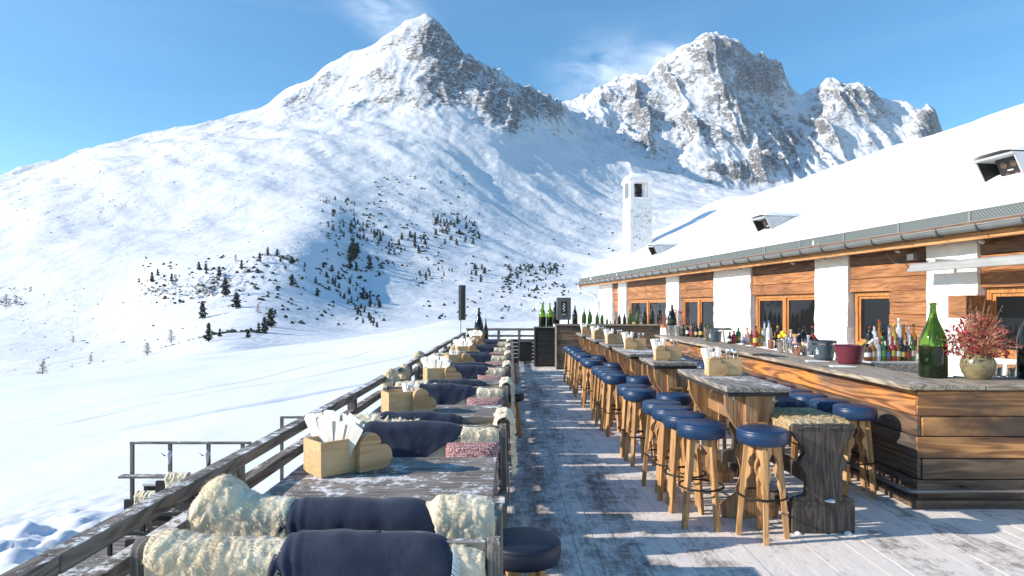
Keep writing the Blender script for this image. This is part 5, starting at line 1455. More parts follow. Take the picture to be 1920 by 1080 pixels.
cluster(sp, None, 1.0215, "far bar cluster from the far side", "liquor bottles at the far end of the bar", dc)
# steel drinks station behind the bar with its own crowd of bottles
st = empty("drinks_station", (4.75, 7.75, 0)); tag(st, "low steel drinks station behind the bar carrying many liquor bottles", "drinks station")
mobj("body", MB().bx(-0.36, 0.45, 0, 0.95, 0.12, 0.955), M['steel'], st, bevel=0.006)
mobj("top", MB().bx(-0.38, 0.47, -0.02, 0.97, 0.956, 0.98), M['lgrey'], st, bevel=0.004)
for x in (-0.30, 0.39): mobj("leg", MB().bx(x - 0.02, x + 0.02, 0.05, 0.09, 0, 0.119).bx(x - 0.02, x + 0.02, 0.85, 0.89, 0, 0.119), M['steel'], st)
mobj("bottle_step", MB().bx(-0.36, 0.45, 0.45, 0.94, 0.981, 1.06), M['steel'], st, bevel=0.004)
sp = []
for i in range(20):
    row = i % 2; k = i // 2
    yy = 7.92 if row == 0 else 8.38
    px = 1627 + k * 9.2 + (3 if row else 0)
    hh = ([0.24, 0.27, 0.29, 0.30, 0.25, 0.30, 0.28, 0.26, 0.24, 0.3] if row == 0 else [0.33, 0.36, 0.42, 0.33, 0.34, 0.36, 0.44, 0.36, 0.33, 0.36])[k]
    c = ["brown", "black", "amber", "clear", "clear", "amber", "green", "black", "brown", "clear", "red", "yellow", "amber", "clear", "black", "amber", "brown", "clear", "green", "amber"][i]
    l = ["white", "cream", "cream", "white", "white", "red", "green", "white", "blue", "white", "yellow", "cream", "white", "blue", "yellow", "cream", "red", "white", "cream", "black"][i]
    kk = ["red", "red", "yellow", "black", "white", "red", "green", "black", "black", "blue", "red", "yellow", "black", "white", "black", "blue", "red", "white", "black", "black"][i]
    sp.append((px, yy, hh, 0.082, c, l, kk))
for i, s_ in enumerate(sp):
    cluster([s_], None, 0.981 if i % 2 == 0 else 1.061, "crowd on the steel station", "liquor bottles on the steel station", dc)
    o = bpy.data.objects[-1] if False else None
k = 0
for o in [q for q in bpy.data.objects if q.get("group") == "liquor bottles on the steel station"]:
    row = k % 2; n_ = k // 2
    o["label"] = o["label"].replace(", first in the crowd on the steel station", ", %s from left in the %s row on the station" % (ORD[n_], "front" if row == 0 else "back")); k += 1

# buckets
def bucket(name, h, d0, d1, mat, band=None):
    r = empty(name); t = 0.004
    prof = [(d0 / 2, 0), (d1 / 2, h), (d1 / 2 + 0.006, h), (d1 / 2 + 0.006, h - 0.012)]
    out = [(d0 / 2 - 0.01, 0.0), (d0 / 2, 0.006)] + [(d0 / 2 + (d1 - d0) / 2 * (k / 6), 0.006 + (h - 0.006) * k / 6) for k in range(1, 7)] + [(d1 / 2 + 0.007, h + 0.002), (d1 / 2 + 0.002, h + 0.005), (d1 / 2 - t, h)] + [(d1 / 2 - t - (d1 - d0) / 2, 0.02)]
    mobj("shell", MB().lathe(out, 40), mat, r, smooth=50)
    if band:
        z = h * 0.80; rr = d0 / 2 + (d1 - d0) / 2 * (z / h)
        mb = MB()
        P = []
        for q in range(2):
            for i in range(41): a = i / 40 * 6.28318; P.append(((rr + 0.0015 + (d1 - d0) / 2 * (q * 0.1)) * math.cos(a), (rr + 0.0015 + (d1 - d0) / 2 * (q * 0.1)) * math.sin(a), z + q * h * 0.09))
        mb.grid(P, 41, 2); mobj("band", mb, M['chrome'], r, smooth=True)
        lt = MB(); # small white printed block of three short lines with a dot above
        for (u, zz, w_, h_) in ((0, 0.60, 0.010, 0.014), (0, 0.50, 0.034, 0.010), (0, 0.42, 0.030, 0.010), (0, 0.34, 0.034, 0.010)):
            zc = zz * h; r2 = d0 / 2 + (d1 - d0) / 2 * zz + 0.0035; a0 = math.pi * 1.17
            lt.box((r2 * math.cos(a0), r2 * math.sin(a0), zc), (0.003, w_, h_), Matrix.Rotation(a0, 3, 'Z'))
        mobj("printed_mark", lt, M['white'], r)
    return r
def on(px, py, z=1.0205): return gp(px, py, z)
x, y = on(1552, 676); b = bucket("ice_bucket", 0.225, 0.20, 0.285, M['bucket'], True); b.location = (x, y + .1, 1.0205); tag(b, "blue-grey ice bucket with silver band on the bar near its corner", "bucket")
wb = champ(0.32, 0.09, M['darkglass']); wb.rotation_euler = (R(6), R(-38), 0); setb(wb, x + 0.05, y + 0.1, 1.07, "dark bottle with red top leaning out of the blue-grey bucket")
mobj("cap", MB().lathe([(0.016, 0.24), (0.0165, 0.245), (0.0165, 0.325), (0.012, 0.328)], 12), M['cap' + str(CAPS['red'])], wb, smooth=50)
x, y = on(1600, 683); b = bucket("ice_bucket", 0.20, 0.235, 0.325, M['burg']); b.location = (x, y + .08, 1.0205); tag(b, "wide burgundy wine bucket on the bar beside the blue-grey one", "bucket")
for dx, dy, l, c in ((0.03, 0.03, "yellow-capped bottle leaning inside the burgundy bucket", 'yellow'), (0.10, 0.0, "white-capped bottle leaning inside the burgundy bucket", 'white')):
    q = champ(0.30, 0.08, M['darkglass']); q.rotation_euler = (0, R(48), 0); setb(q, x - 0.06 + dx, y + .08 + dy, 1.06 + 0.02 * (dx > 0.05), l)
    mobj("cap", MB().lathe([(0.016, 0.21), (0.0165, 0.215), (0.0165, 0.305), (0.012, 0.308)], 12), M['cap' + str(CAPS.get(c, LAB[c]))], q, smooth=50)
x, y = on(1340, 640); b = bucket("ice_bucket", 0.235, 0.22, 0.27, M['bucket'], True); b.location = (x, y, 1.0205); tag(b, "blue-grey bucket standing farther along the bar by a glass jar", "bucket")
for px, lab, h, d in ((1259, "galvanised bucket on the far end of the bar holding a dark bottle", 0.22, 0.27), (1272, "second shiny bucket beside the one holding a bottle, far end of the bar", 0.2, 0.22)):
    b = bucket("ice_bucket", h, d * 0.85, d, M['steel']); b.location = ((px - 960) / F * (14.05 if px < 1265 else 13.8), 14.02 if px < 1265 else 13.8, 1.0205); tag(b, lab, "bucket")
# blender jar, menu board, citrus bowl, shaker cups, straws
j = empty("glass_jar"); mobj("glass", MB().lathe([(0.05, 0), (0.055, 0.01), (0.075, 0.2), (0.078, 0.22), (0.074, 0.22), (0.05, 0.015)], 24), M['clear'], j, smooth=50); mobj("lid", MB().lathe([(0.082, 0.221), (0.084, 0.23), (0.08, 0.25), (0.03, 0.255)], 24), M['black'], j, smooth=50); mobj("handle", MB().tube([(0.07, 0, 0.2), (0.12, 0, 0.19), (0.12, 0, 0.08), (0.06, 0, 0.05)], 0.007, 8), M['black'], j, smooth=True)
x, y = on(1363, 642); j.location = (x, y, 1.0205); tag(j, "clear glass jar with black lid beside the farther bucket", "jar")
o = mobj("menu_board", MB().bx(-0.04, 0.04, -0.004, 0.004, 0, 0.24), M['caddy'], bevel=0.001); x, y = on(1326, 640); o.location = (x, y, 1.0205); o.rotation_euler = (R(-6), 0, R(12)); tag(o, "small upright wooden board left of the farther bucket", "board")
cbw = empty("fruit_bowl"); mobj("bowl", MB().lathe([(0.05, 0.0), (0.052, 0.006), (0.02, 0.012), (0.018, 0.09), (0.09, 0.12), (0.13, 0.16), (0.128, 0.162), (0.085, 0.128), (0.01, 0.11)], 28), M['clear'], cbw, smooth=50)
x, y = 4.06, 9.55; cbw.location = (x, y, 1.0205); tag(cbw, "glass footed bowl of lemons and oranges in the bottle cluster", "bowl")
fr_m = {"lemon": plain("lemon_peel", (0.80, 0.60, 0.03), 0.45, 0, 0.2, 120), "orange": plain("orange_peel", (0.85, 0.30, 0.02), 0.45, 0, 0.2, 120)}
fp = {k: mobj(k, MB().lathe([(0.004, -0.036), (0.02, -0.03), (0.034, -0.012), (0.036, 0.004), (0.03, 0.022), (0.014, 0.033), (0.004, 0.036)], 14), fr_m[k], smooth=True) for k in fr_m}; fpu = set()
for i, (dx, dy, dz, k) in enumerate([(-0.07, -0.02, 0.185, "lemon"), (-0.01, -0.05, 0.195, "lemon"), (0.05, -0.02, 0.19, "orange"), (0.0, 0.04, 0.18, "orange"), (-0.02, 0.0, 0.235, "lemon"), (0.08, 0.02, 0.20, "orange")]):
    put(fp[k], fpu, (x + dx, y + dy, 1.0205 + dz), "%s in the glass bowl, %s fruit from the left" % (k, ORD[[0, 1, 3, 5, 2, 4][i]]), k, "fruit in the glass bowl")
def cup(name, mat, h, d0, d1): return mobj(name, MB().lathe([(d0 / 2 - 0.005, 0), (d0 / 2, 0.004), (d1 / 2, h), (d1 / 2 - 0.003, h), (d0 / 2 - 0.004, 0.006)], 20), mat, smooth=50)
for px, py, m_, h, d, lab in ((1446, 655, 'copper', 0.13, 0.10, "copper pineapple cup on the black tray by the bottles"), (1463, 661, 'chrome', 0.17, 0.10, "tall steel mixing cup beside the copper pineapple cup"), (1476, 662, 'chrome', 0.15, 0.08, "narrower steel cup between the tall one and the skewers"), (1494, 667, 'copper', 0.11, 0.10, "copper cup holding cocktail skewers"), (1508, 667, 'clear', 0.13, 0.07, "clear cup packed with copper straws")):
    x, y = on(px, py); o = cup("mixing_cup", M[m_], h, d * 0.8, d); o.location = (x, y, 1.027); tag(o, lab, "cup")
    if px == 1446:
        lf = MB()
        for k in range(9):
            a = k * 0.7; lf.prism([(-0.010, 0), (0.010, 0), (0.004, 0.055), (0, 0.07)], -0.001, 0.001, 'y', Matrix.Translation((0, 0, h)) @ Matrix.Rotation(a, 4, 'Z') @ Matrix.Rotation(R(35), 4, 'X'))
        mobj("leaf_lid", lf, M['copper'], o)
    if px in (1508, 1494):
        for k in range(9):
            a = k * 2.4; q = mobj("straw", MB().tube([(0.012 * math.cos(a), 0.012 * math.sin(a), 0.008), (0.034 * math.cos(a), 0.034 * math.sin(a), 0.21 if px == 1508 else 0.15)], 0.0032, 6), M['copper'], smooth=True)
            q.location = (x, y, 1.027); tag(q, "copper straw among the ones in the clear cup" if px == 1508 else "cocktail skewer among the ones in the copper cup", "straw" if px == 1508 else "skewer", "copper straws" if px == 1508 else "cocktail skewers")
            if px == 1494: q.name = "cocktail_skewer"
x, y = on(1478, 668); o = mobj("serving_tray", MB().bx(-0.27, 0.27, -0.02, 0.22, 0, 0.006), M['black'], bevel=0.002); o.location = (x - .0, y - 0.03, 1.0205); tag(o, "thin black tray under the copper and steel cups", "tray")
o.rotation_euler = (0, 0, R(98)); o.location = (x - 0.10, y + 0.15, 1.0205)
for px, py, lab in ((1534, 679, "folded white napkin on the bar left of the blue-grey bucket"), (1582, 689, "folded white napkin on the bar left of the burgundy bucket")):
    x, y = on(px, py); o = mobj("napkin", MB().prism([(-0.12, 0), (0.12, -0.03), (0.06, 0.14), (-0.08, 0.15)], 0, 0.012, 'z'), M['paper'], bevel=0.004); o.location = (x, y, 1.0205); tag(o, lab, "napkin", "folded napkins on the bar")
# vase with dried autumn leaves
def make_vase(sc=1.0, leaves=430, twigs=150):
    r = empty("stoneware_vase")
    mobj("pot", MB().lathe([(0.08, 0), (0.085, 0.004), (0.115, 0.05), (0.132, 0.11), (0.128, 0.16), (0.105, 0.205), (0.097, 0.215), (0.102, 0.225), (0.094, 0.226), (0.088, 0.21), (0.1, 0.15), (0.05, 0.02)], 40), M['clay'], r, smooth=60)
    return r
def bouquet(n, tw, rx, rz, seed):
    rnd = random.Random(seed); a_ = MB(); b_ = MB(); c_ = MB()
    for k in range(tw):
        az = rnd.uniform(0, 6.283); el = rnd.uniform(0.15, 1.5); d = Vector((math.cos(az) * math.cos(el) * rx, math.sin(az) * math.cos(el) * rx * 0.8, math.sin(el) * rz))
        L = rnd.uniform(0.7, 1.12) if rnd.random() < 0.9 else rnd.uniform(1.2, 1.45)
        p0 = Vector((rnd.uniform(-.04, .04), rnd.uniform(-.04, .04), 0.20)); p1 = p0 + d * L * 0.5 + Vector((0, 0, 0.03)); p2 = p0 + d * L + Vector((0, 0, -0.05 * math.cos(el)))
        b_.tube([p0, p1, p2], [0.0022, 0.0016, 0.0008], 4)
        for j in range(5):
            q = p1.lerp(p2, rnd.random()); e = q + Vector((rnd.uniform(-1, 1), rnd.uniform(-1, 1), rnd.uniform(-0.5, 1))) * 0.035
            b_.tube([q, e], [0.0012, 0.0006], 3)
    for k in range(n):
        az = rnd.uniform(0, 6.283); el = rnd.uniform(0.0, 1.5); rr = rnd.uniform(0.45, 1.0)
        c = Vector((math.cos(az) * math.cos(el) * rx * rr, math.sin(az) * math.cos(el) * rx * 0.8 * rr, 0.20 + math.sin(el) * rz * rr))
        s = rnd.uniform(0.010, 0.026); Rm = Matrix.Rotation(rnd.uniform(0, 6.28), 3, 'Z') @ Matrix.Rotation(rnd.uniform(-1.3, 1.3), 3, 'X') @ Matrix.Rotation(rnd.uniform(-1, 1), 3, 'Y')
        vs = [c + Rm @ Vector(v) for v in ((0, -s, 0), (s * 0.55, -s * 0.2, s * 0.15), (s * 0.35, s * 0.7, 0.1 * s), (0, s * 1.3, -s * 0.2), (-s * 0.4, s * 0.6, 0.1 * s), (-s * 0.55, -s * 0.2, s * 0.15))]
        (a_ if rnd.random() < 0.55 else c_).add(vs, [(0, 1, 2, 3), (0, 3, 4, 5)])
    return a_, b_, c_
M['leafr'] = plain('red_dry_leaf', (0.30, 0.014, 0.030), 0.55, 0, 0, 60, 0.4, Subsurface_Weight=0.0)
M['leafb'] = plain('russet_dry_leaf', (0.30, 0.075, 0.045), 0.6, 0, 0, 60, 0.4)
M['twig'] = plain('dry_twig', (0.46, 0.24, 0.15), 0.8, 0, 0, 60, 0.3)
v = make_vase(); v.location = (4.06, 5.58, 1.0205); tag(v, "round stoneware vase on the near arm of the bar", "vase")
a_, b_, c_ = bouquet(760, 300, 0.31, 0.36, 5)
q = empty("dried_bouquet", (4.06, 5.58, 1.0205)); mobj("red_leaves", a_, M['leafr'], q); mobj("twigs", b_, M['twig'], q); mobj("russet_leaves", c_, M['leafb'], q); tag(q, "dried red autumn leaves and twigs in the stoneware vase", "bouquet")
a_, b_, c_ = bouquet(420, 90, 0.40, 0.42, 6)
q = empty("dried_bouquet", ((1262 - 960) / F * 14.9, 14.9, 0.98)); mobj("red_leaves", a_, M['leafr'], q); mobj("twigs", b_, M['twig'], q); mobj("russet_leaves", c_, M['leafb'], q); tag(q, "far dried red bouquet behind the bottle in the galvanised bucket", "bouquet")
v = dup(bpy.data.objects["stoneware_vase"], ((1262 - 960) / F * 14.9, 14.9, 0.98), 0, "stoneware vase half hidden at the far end of the bar")
v["label"] = "stoneware vase half hidden at the far end of the bar"
o = mobj("side_stand", MB().bx(-0.2, 0.2, -0.2, 0.2, 0.93, 0.978).bx(-0.17, 0.17, -0.17, 0.17, 0.0, 0.93), M['barxd'], bevel=0.006); o.location = ((1262 - 960) / F * 14.9, 14.9, 0); tag(o, "square wooden stand carrying the far dried bouquet", "stand")
# glasses on the inner shelf
gl = mobj("drinking_glass", MB().lathe([(0.028, 0), (0.030, 0.003), (0.036, 0.11), (0.034, 0.11), (0.027, 0.006)], 14), M['clear'], smooth=50); glu = set()
for i in range(18):
    put(gl, glu, (3.92 + 0.085 * (i % 3), 6.15 + 0.10 * (i // 3), 0.862), "upturned drinking glass in the rows on the inner steel shelf", "glass", "drinking glasses behind the bar")
for i in range(5):
    put(gl, glu, (4.32 + 0.09 * i, 6.0 + 0.05 * (i % 2), 0.99), "drinking glass in the group between giant bottle and vase", "glass", "glasses between giant bottle and vase", None, 1.25)
sh = empty("glass_shelf", (4.30, 5.92, 0)); tag(sh, "small steel shelf with glasses just behind the near arm of the bar", "shelf")
mobj("top", MB().bx(-0.05, 1.0, -0.06, 0.25, 0.96, 0.988), M['steel'], sh, bevel=0.003); mobj("leg", MB().bx(-0.03, 0.0, 0, 0.03, 0, 0.959), M['steel'], sh); mobj("leg", MB().bx(0.95, 0.98, 0, 0.03, 0, 0.959), M['steel'], sh)

# ------------------------------------------------------------------ speakers
sp_ = empty("loudspeaker", ((1057.5 - 960) / F * 16.95, 16.95, 1.1915)); tag(sp_, "grey boxed loudspeaker with black front standing on the far counter", "loudspeaker")
mobj("cabinet", MB().bx(-0.185, 0.185, 0.0, 0.28, 0.11, 0.70), M['dgrey'], sp_, bevel=0.008)
mobj("stand", MB().bx(-0.15, -0.11, 0.1, 0.16, 0, 0.109).bx(0.11, 0.15, 0.1, 0.16, 0, 0.109), M['black'], sp_)
mobj("grille", MB().bx(-0.075, 0.075, -0.006, -0.001, 0.20, 0.60), M['black'], sp_, bevel=0.003)
lg = MB()   # flowing script-like emblem and a short word below it
pts = [(-0.02, 0.54), (0.03, 0.52), (-0.03, 0.48), (0.035, 0.45), (-0.035, 0.40), (0.03, 0.37), (-0.02, 0.33)]
lg.tube([(u, -0.009, v) for u, v in smooth_poly(pts)], 0.006, 6)
mobj("emblem", lg, M['white'], sp_, smooth=True)
cu_ = bpy.data.curves.new("lettering", 'FONT'); cu_.body = "you"; cu_.size = 0.075; cu_.extrude = 0.001; cu_.align_x = 'CENTER'
tmp = bpy.data.objects.new("lettering", cu_); C.objects.link(tmp); bpy.context.view_layer.update()
me_ = bpy.data.meshes.new_from_object(tmp.evaluated_get(bpy.context.evaluated_depsgraph_get())); bpy.data.objects.remove(tmp)
me_.materials.clear(); me_.materials.append(M['white'])
to = bpy.data.objects.new("lettering", me_); C.objects.link(to); to.parent = sp_; to.location = (0, -0.008, 0.235); to.rotation_euler = (R(90), 0, 0)
ps = empty("column_speaker", ((866 - 960) / F * 18.6, 18.6, -1.2)); tag(ps, "slim grey column loudspeaker on a thin pole outside the railing", "loudspeaker")
mobj("cabinet", MB().bx(-0.10, 0.10, 0, 0.2, 2.46, 3.48), M['dgrey'], ps, bevel=0.01)
mobj("grille", MB().bx(-0.02, 0.098, -0.006, -0.001, 2.48, 3.46), M['black'], ps)
mobj("pole", MB().tube([(-0.05, 0.1, -1.0), (-0.05, 0.1, 2.459)], 0.022, 10), M['lgrey'], ps, smooth=True)

# ------------------------------------------------------------------ lower terrace on the left
lt = empty("terrace_railing", (-5.35, 9.0, -0.25)); tag(lt, "thin weathered railing of the lower terrace standing out against the snow", "railing")
def tx(px): return (px - 960) / F * 9.0 + 5.35
mobj("top_rail", MB().bx(tx(245), tx(470), -0.03, 0.03, -0.03, 0.0), M['grey'], lt, bevel=0.003)
for px in (248, 319, 391, 455): mobj("post", MB().bx(tx(px) - 0.022, tx(px) + 0.022, -0.022, 0.022, -1.9, -0.031), M['greyz'], lt, bevel=0.003)
mobj("shelf_board", MB().bx(tx(234), tx(322), -0.16, -0.025, -0.475, -0.445), M['grey'], lt, bevel=0.003)
lt2 = empty("terrace_railing", (-3.4, 9.4, 0.04)); tag(lt2, "short piece of thin railing showing just above the big timber rail", "railing")
mobj("top_rail", MB().bx(0.0, 0.7, -0.02, 0.02, -0.03, 0.0), M['grey'], lt2, bevel=0.003); mobj("post", MB().bx(0.0, 0.04, -0.02, 0.02, -1.6, -0.031), M['greyz'], lt2)
mobj("post", MB().bx(0.66, 0.70, -0.02, 0.02, -1.6, -0.031), M['greyz'], lt2)
dbx = empty("wooden_bench", (-5.25, 9.2, -1.35)); tag(dbx, "dark bench with a snowy top under the lower terrace railing", "bench")
mobj("body", MB().bx(-0.05, 0.62, 0, 0.45, 0.0, 0.42), M['tar'], dbx, bevel=0.01); mobj("seat", MB().bx(-0.07, 0.64, -0.02, 0.47, 0.421, 0.47), M['snow'], dbx, bevel=0.015)
lf = mobj("lower_terrace", MB().bx(-5.7, -1.75, 2.0, 9.6, -1.50, -1.36), M['grey']); tag(lf, kind="structure")
for i, (px, py, lab) in enumerate(((335, 900, "small sheepskin on the lower terrace beside the railing post"), (276, 935, "yellowish sheepskin patch on the lower terrace near the big rail"))):
    Yy = 8.0; X_ = (px - 960) / F * Yy; Zz = 1.65 - (py - 575) / F * Yy
    o = mobj("sheepskin", drape(-0.13, 0.13, 0, 0.0, 0.14, 0.12, 0.05, 50, 40, 40 + i, 0.012, 22.0, None, 0.02, 0.02), M['wool'], smooth=True); o.location = (X_, Yy, Zz + 0.07); tag(o, lab, "sheepskin", "sheepskins on the lower terrace")
    bk = mobj("wooden_bench", MB().bx(-0.28, 0.28, -0.02, 0.02, -0.45, -0.05).bx(-0.28, 0.28, -0.4, -0.02, -0.36, -0.32).bx(-0.26, -0.22, -0.38, -0.34, -1.36 - Zz, -0.36).bx(0.22, 0.26, -0.38, -0.34, -1.36 - Zz, -0.36).bx(-0.26, 0.26, -0.03, 0.03, -1.36 - Zz - 0.05, -0.55), M['tar']); bk.location = (X_, Yy, Zz + 0.04); tag(bk, "small dark bench under %s" % lab.split(" on the")[0].replace("patch", "").strip() + (" by the post" if i == 0 else " near the big rail"), "bench", "benches on the lower terrace")
for i, (px, lab) in enumerate(((319, "white ram skull decoration hanging on the middle terrace post"), (390, "white ram skull decoration hanging on the right terrace post"))):
    r = empty("skull_ornament", ((px - 960) / F * 9.0, 8.97, -0.46)); tag(r, lab, "ornament", "skull ornaments on the terrace posts")
    mobj("skull", MB().lathe([(0.010, -0.10), (0.022, -0.06), (0.030, 0.0), (0.045, 0.05), (0.030, 0.085), (0.005, 0.095)], 12), M['white'], r, smooth=True)
    mobj("horn", MB().tube([(0, 0, 0.06), (-0.06, 0, 0.02), (-0.11, 0, 0.06)], [0.014, 0.010, 0.003], 6), M['bark'], r, smooth=True)

# ------------------------------------------------------------------ the mountain hut
TH = math.atan(0.146)
hut = empty("mountain_hut", (7.472, 0, 0), TH); tag(hut, "long white and timber mountain hut with a snow covered roof", "building")
def S(px): return 7.472 / ((px - 960) / F + 0.146) / math.cos(TH)
def H(n, mb, m, b=0.0, **k): return mobj(n, mb, m, hut, bevel=b, **k)
SE = S(1125.5); S0 = 1.2
# back wall and inside
H("wall", MB().bx(0.30, 0.34, S0, SE - 0.02, -0.6, 2.75), M['plaster'])
H("gable_wall", MB().prism([(0.0, -0.6), (12.2, -0.6), (12.2, 2.72), (6.0, 5.78), (0.0, 2.75)], SE - 0.02, SE + 0.2, 'y'), M['plaster'])
H("gable_wall", MB().prism([(0.0, -0.6), (12.2, -0.6), (12.2, 2.72), (6.0, 5.78), (0.0, 2.75)], S0 - 0.2, S0, 'y'), M['plaster'])
H("rear_wall", MB().bx(12.0, 12.2, S0, SE - 0.02, -0.6, 2.75), M['plaster'])
H("parapet", MB().bx(0.14, 0.298, S0, SE - 0.02, -0.6, 0.98), M['plaster'])
# rough plastered pillars: (left px, right px)
def rough_box(x0, x1, y0, y1, z0, z1, seed, step=0.09, amp=0.010):
    mb = MB()
    def face(o_, u, v, nu_, nv_):
        P = []
        for j in range(nv_):
            for i in range(nu_):
                p = Vector(o_) + Vector(u) * (i / (nu_ - 1)) + Vector(v) * (j / (nv_ - 1))
                n3 = Vector((noise.noise(p * 5 + Vector((seed, 0, 0))), noise.noise(p * 5 + Vector((0, seed, 9))), 0))
                n4 = Vector((noise.noise(p * 16 + Vector((seed, 3, 0))), noise.noise(p * 16 + Vector((5, seed, 9))), 0))
                P.append(p + n3 * amp * 1.6 + n4 * amp)
        mb.grid([tuple(p) for p in P], nu_, nv_)
    ny = max(3, int((y1 - y0) / step)); nz_ = max(3, int((z1 - z0) / step)); nx = max(3, int((x1 - x0) / step))
    face((x0, y0, z0), (0, y1 - y0, 0), (0, 0, z1 - z0), ny, nz_)
    face((x0, y0, z0), (x1 - x0, 0, 0), (0, 0, z1 - z0), nx, nz_)
    face((x0, y1, z0), (x1 - x0, 0, 0), (0, 0, z1 - z0), nx, nz_)
    return mb
PIL = [(1125.5, 1147.5), (1159, 1174), (1249, 1272), (1338, 1407), (1527, 1589), (1737, 1832), (2120, 2260)]
for k, (a, b) in enumerate(PIL):
    d = 0.30
    H("pillar", rough_box(0.0, d, S(b), S(a), -0.6, 2.85, k * 3.1, 0.045 if k > 2 else 0.08), M['plaster'], smooth=True)
# bays
BAYS = [(1147.5, 1159, 0), (1174, 1249, 1), (1272, 1338, 1), (1407, 1527, 1), (1589, 1737, 2), (1832, 2120, 1)]
def window(y0, y1, z0, z1, x, mull=1):
    fw = 0.07
    f = MB(); f.bx(x - 0.05, x + 0.04, y0, y1, z1 - fw, z1); f.bx(x - 0.05, x + 0.04, y0, y1, z0, z0 + fw)
    f.bx(x - 0.05, x + 0.04, y0, y0 + fw, z0 + fw, z1 - fw); f.bx(x - 0.05, x + 0.04, y1 - fw, y1, z0 + fw, z1 - fw)
    fo = H("window", f, M['frame'], 0.006)
    ym = [(y0 + fw, y1 - fw)]
    if mull == 1:
        c = (y0 + y1) / 2
        mobj("mullion", MB().bx(x - 0.06, x + 0.04, c - 0.06, c + 0.06, z0 + fw, z1 - fw), M['frame'], fo, bevel=0.006); ym = [(y0 + fw, c - 0.06), (c + 0.06, y1 - fw)]
    for a, b in ym:
        s = MB(); sw = 0.045
        s.bx(x - 0.025, x + 0.02, a, a + sw, z0 + fw, z1 - fw); s.bx(x - 0.025, x + 0.02, b - sw, b, z0 + fw, z1 - fw); s.bx(x - 0.025, x + 0.02, a + sw, b - sw, z1 - fw - sw, z1 - fw); s.bx(x - 0.025, x + 0.02, a + sw, b - sw, z0 + fw, z0 + fw + sw)
        mobj("sash", s, M['frame'], fo, bevel=0.003)
        mobj("pane", MB().bx(x - 0.004, x + 0.004, a + sw, b - sw, z0 + fw + sw, z1 - fw - sw), M['pane'], fo)
    return fo
for k, (a, b, kind) in enumerate(BAYS):
    y0, y1 = S(b) + 0.002, S(a) - 0.002
    zz = [1.90, 2.12, 2.34]
    for q, z in enumerate(zz):
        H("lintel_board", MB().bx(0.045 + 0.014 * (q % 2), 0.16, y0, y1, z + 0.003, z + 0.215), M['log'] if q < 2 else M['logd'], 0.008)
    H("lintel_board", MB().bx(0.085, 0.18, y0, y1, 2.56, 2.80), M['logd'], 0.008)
    if kind == 1:
        window(y0 + 0.05, y1 - 0.02, 0.98, 1.897, 0.17)
    elif kind == 2:
        ym = S(1664)
        window(ym, y1 - 0.03, 0.98, 1.897, 0.17, 0)
        for q in range(5):
            H("wall_board", MB().bx(0.02 + 0.012 * (q % 2), 0.16, y0, ym - 0.004, 0.98 + q * 0.185, 0.98 + q * 0.185 + 0.180), M['log'], 0.012)
    else:
        H("wall_board", MB().bx(0.10, 0.16, y0, y1, 1.45, 1.897), M['log'], 0.006)
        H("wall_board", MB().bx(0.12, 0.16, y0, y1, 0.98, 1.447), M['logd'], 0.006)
# roof: eave at x=-0.86, ridge at x=5.07
EX, EZ, RX, RZ = -0.37, 2.635, 6.005, 5.896
sl = (RZ - EZ) / (RX - EX)
YA, YB = S0 - 0.6, 28.78
def slab(off0, off1, x0, x1, y0, y1):
    z = lambda x: EZ + (x - EX) * sl
    return MB().prism([(x0, z(x0) + off0), (x1, z(x1) + off0), (x1, z(x1) + off1), (x0, z(x0) + off1)], y0, y1, 'y')
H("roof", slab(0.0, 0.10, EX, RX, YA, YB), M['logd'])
zr_ = lambda x: RZ - (x - RX) * sl
H("roof", MB().prism([(RX, zr_(RX)), (12.9, zr_(12.9)), (12.9, zr_(12.9) + 0.1), (RX, zr_(RX) + 0.1)], YA, YB, 'y'), M['logd'])
for s_ in np.arange(YA + 0.25, YB - 0.1, 0.72):      # rafters with their sawn tails
    z = lambda x: EZ + (x - EX) * sl
    H("rafter", MB().prism([(EX + 0.122, z(EX + 0.122) - 0.13), (0.4, z(0.4) - 0.13), (0.4, z(0.4) - 0.002), (EX + 0.122, z(EX + 0.122) - 0.002)], s_ - 0.05, s_ + 0.05, 'y'), M['logd'], 0.006)
H("eave_beam", MB().bx(EX + 0.03, EX + 0.12, YA + 0.02, YB - 0.02, EZ - 0.125, EZ - 0.025), M['fasc'], 0.006)
H("eave_board", MB().bx(EX + 0.015, EX + 0.05, YA, YB, EZ - 0.023, EZ + 0.05), M['logd'], 0.004)
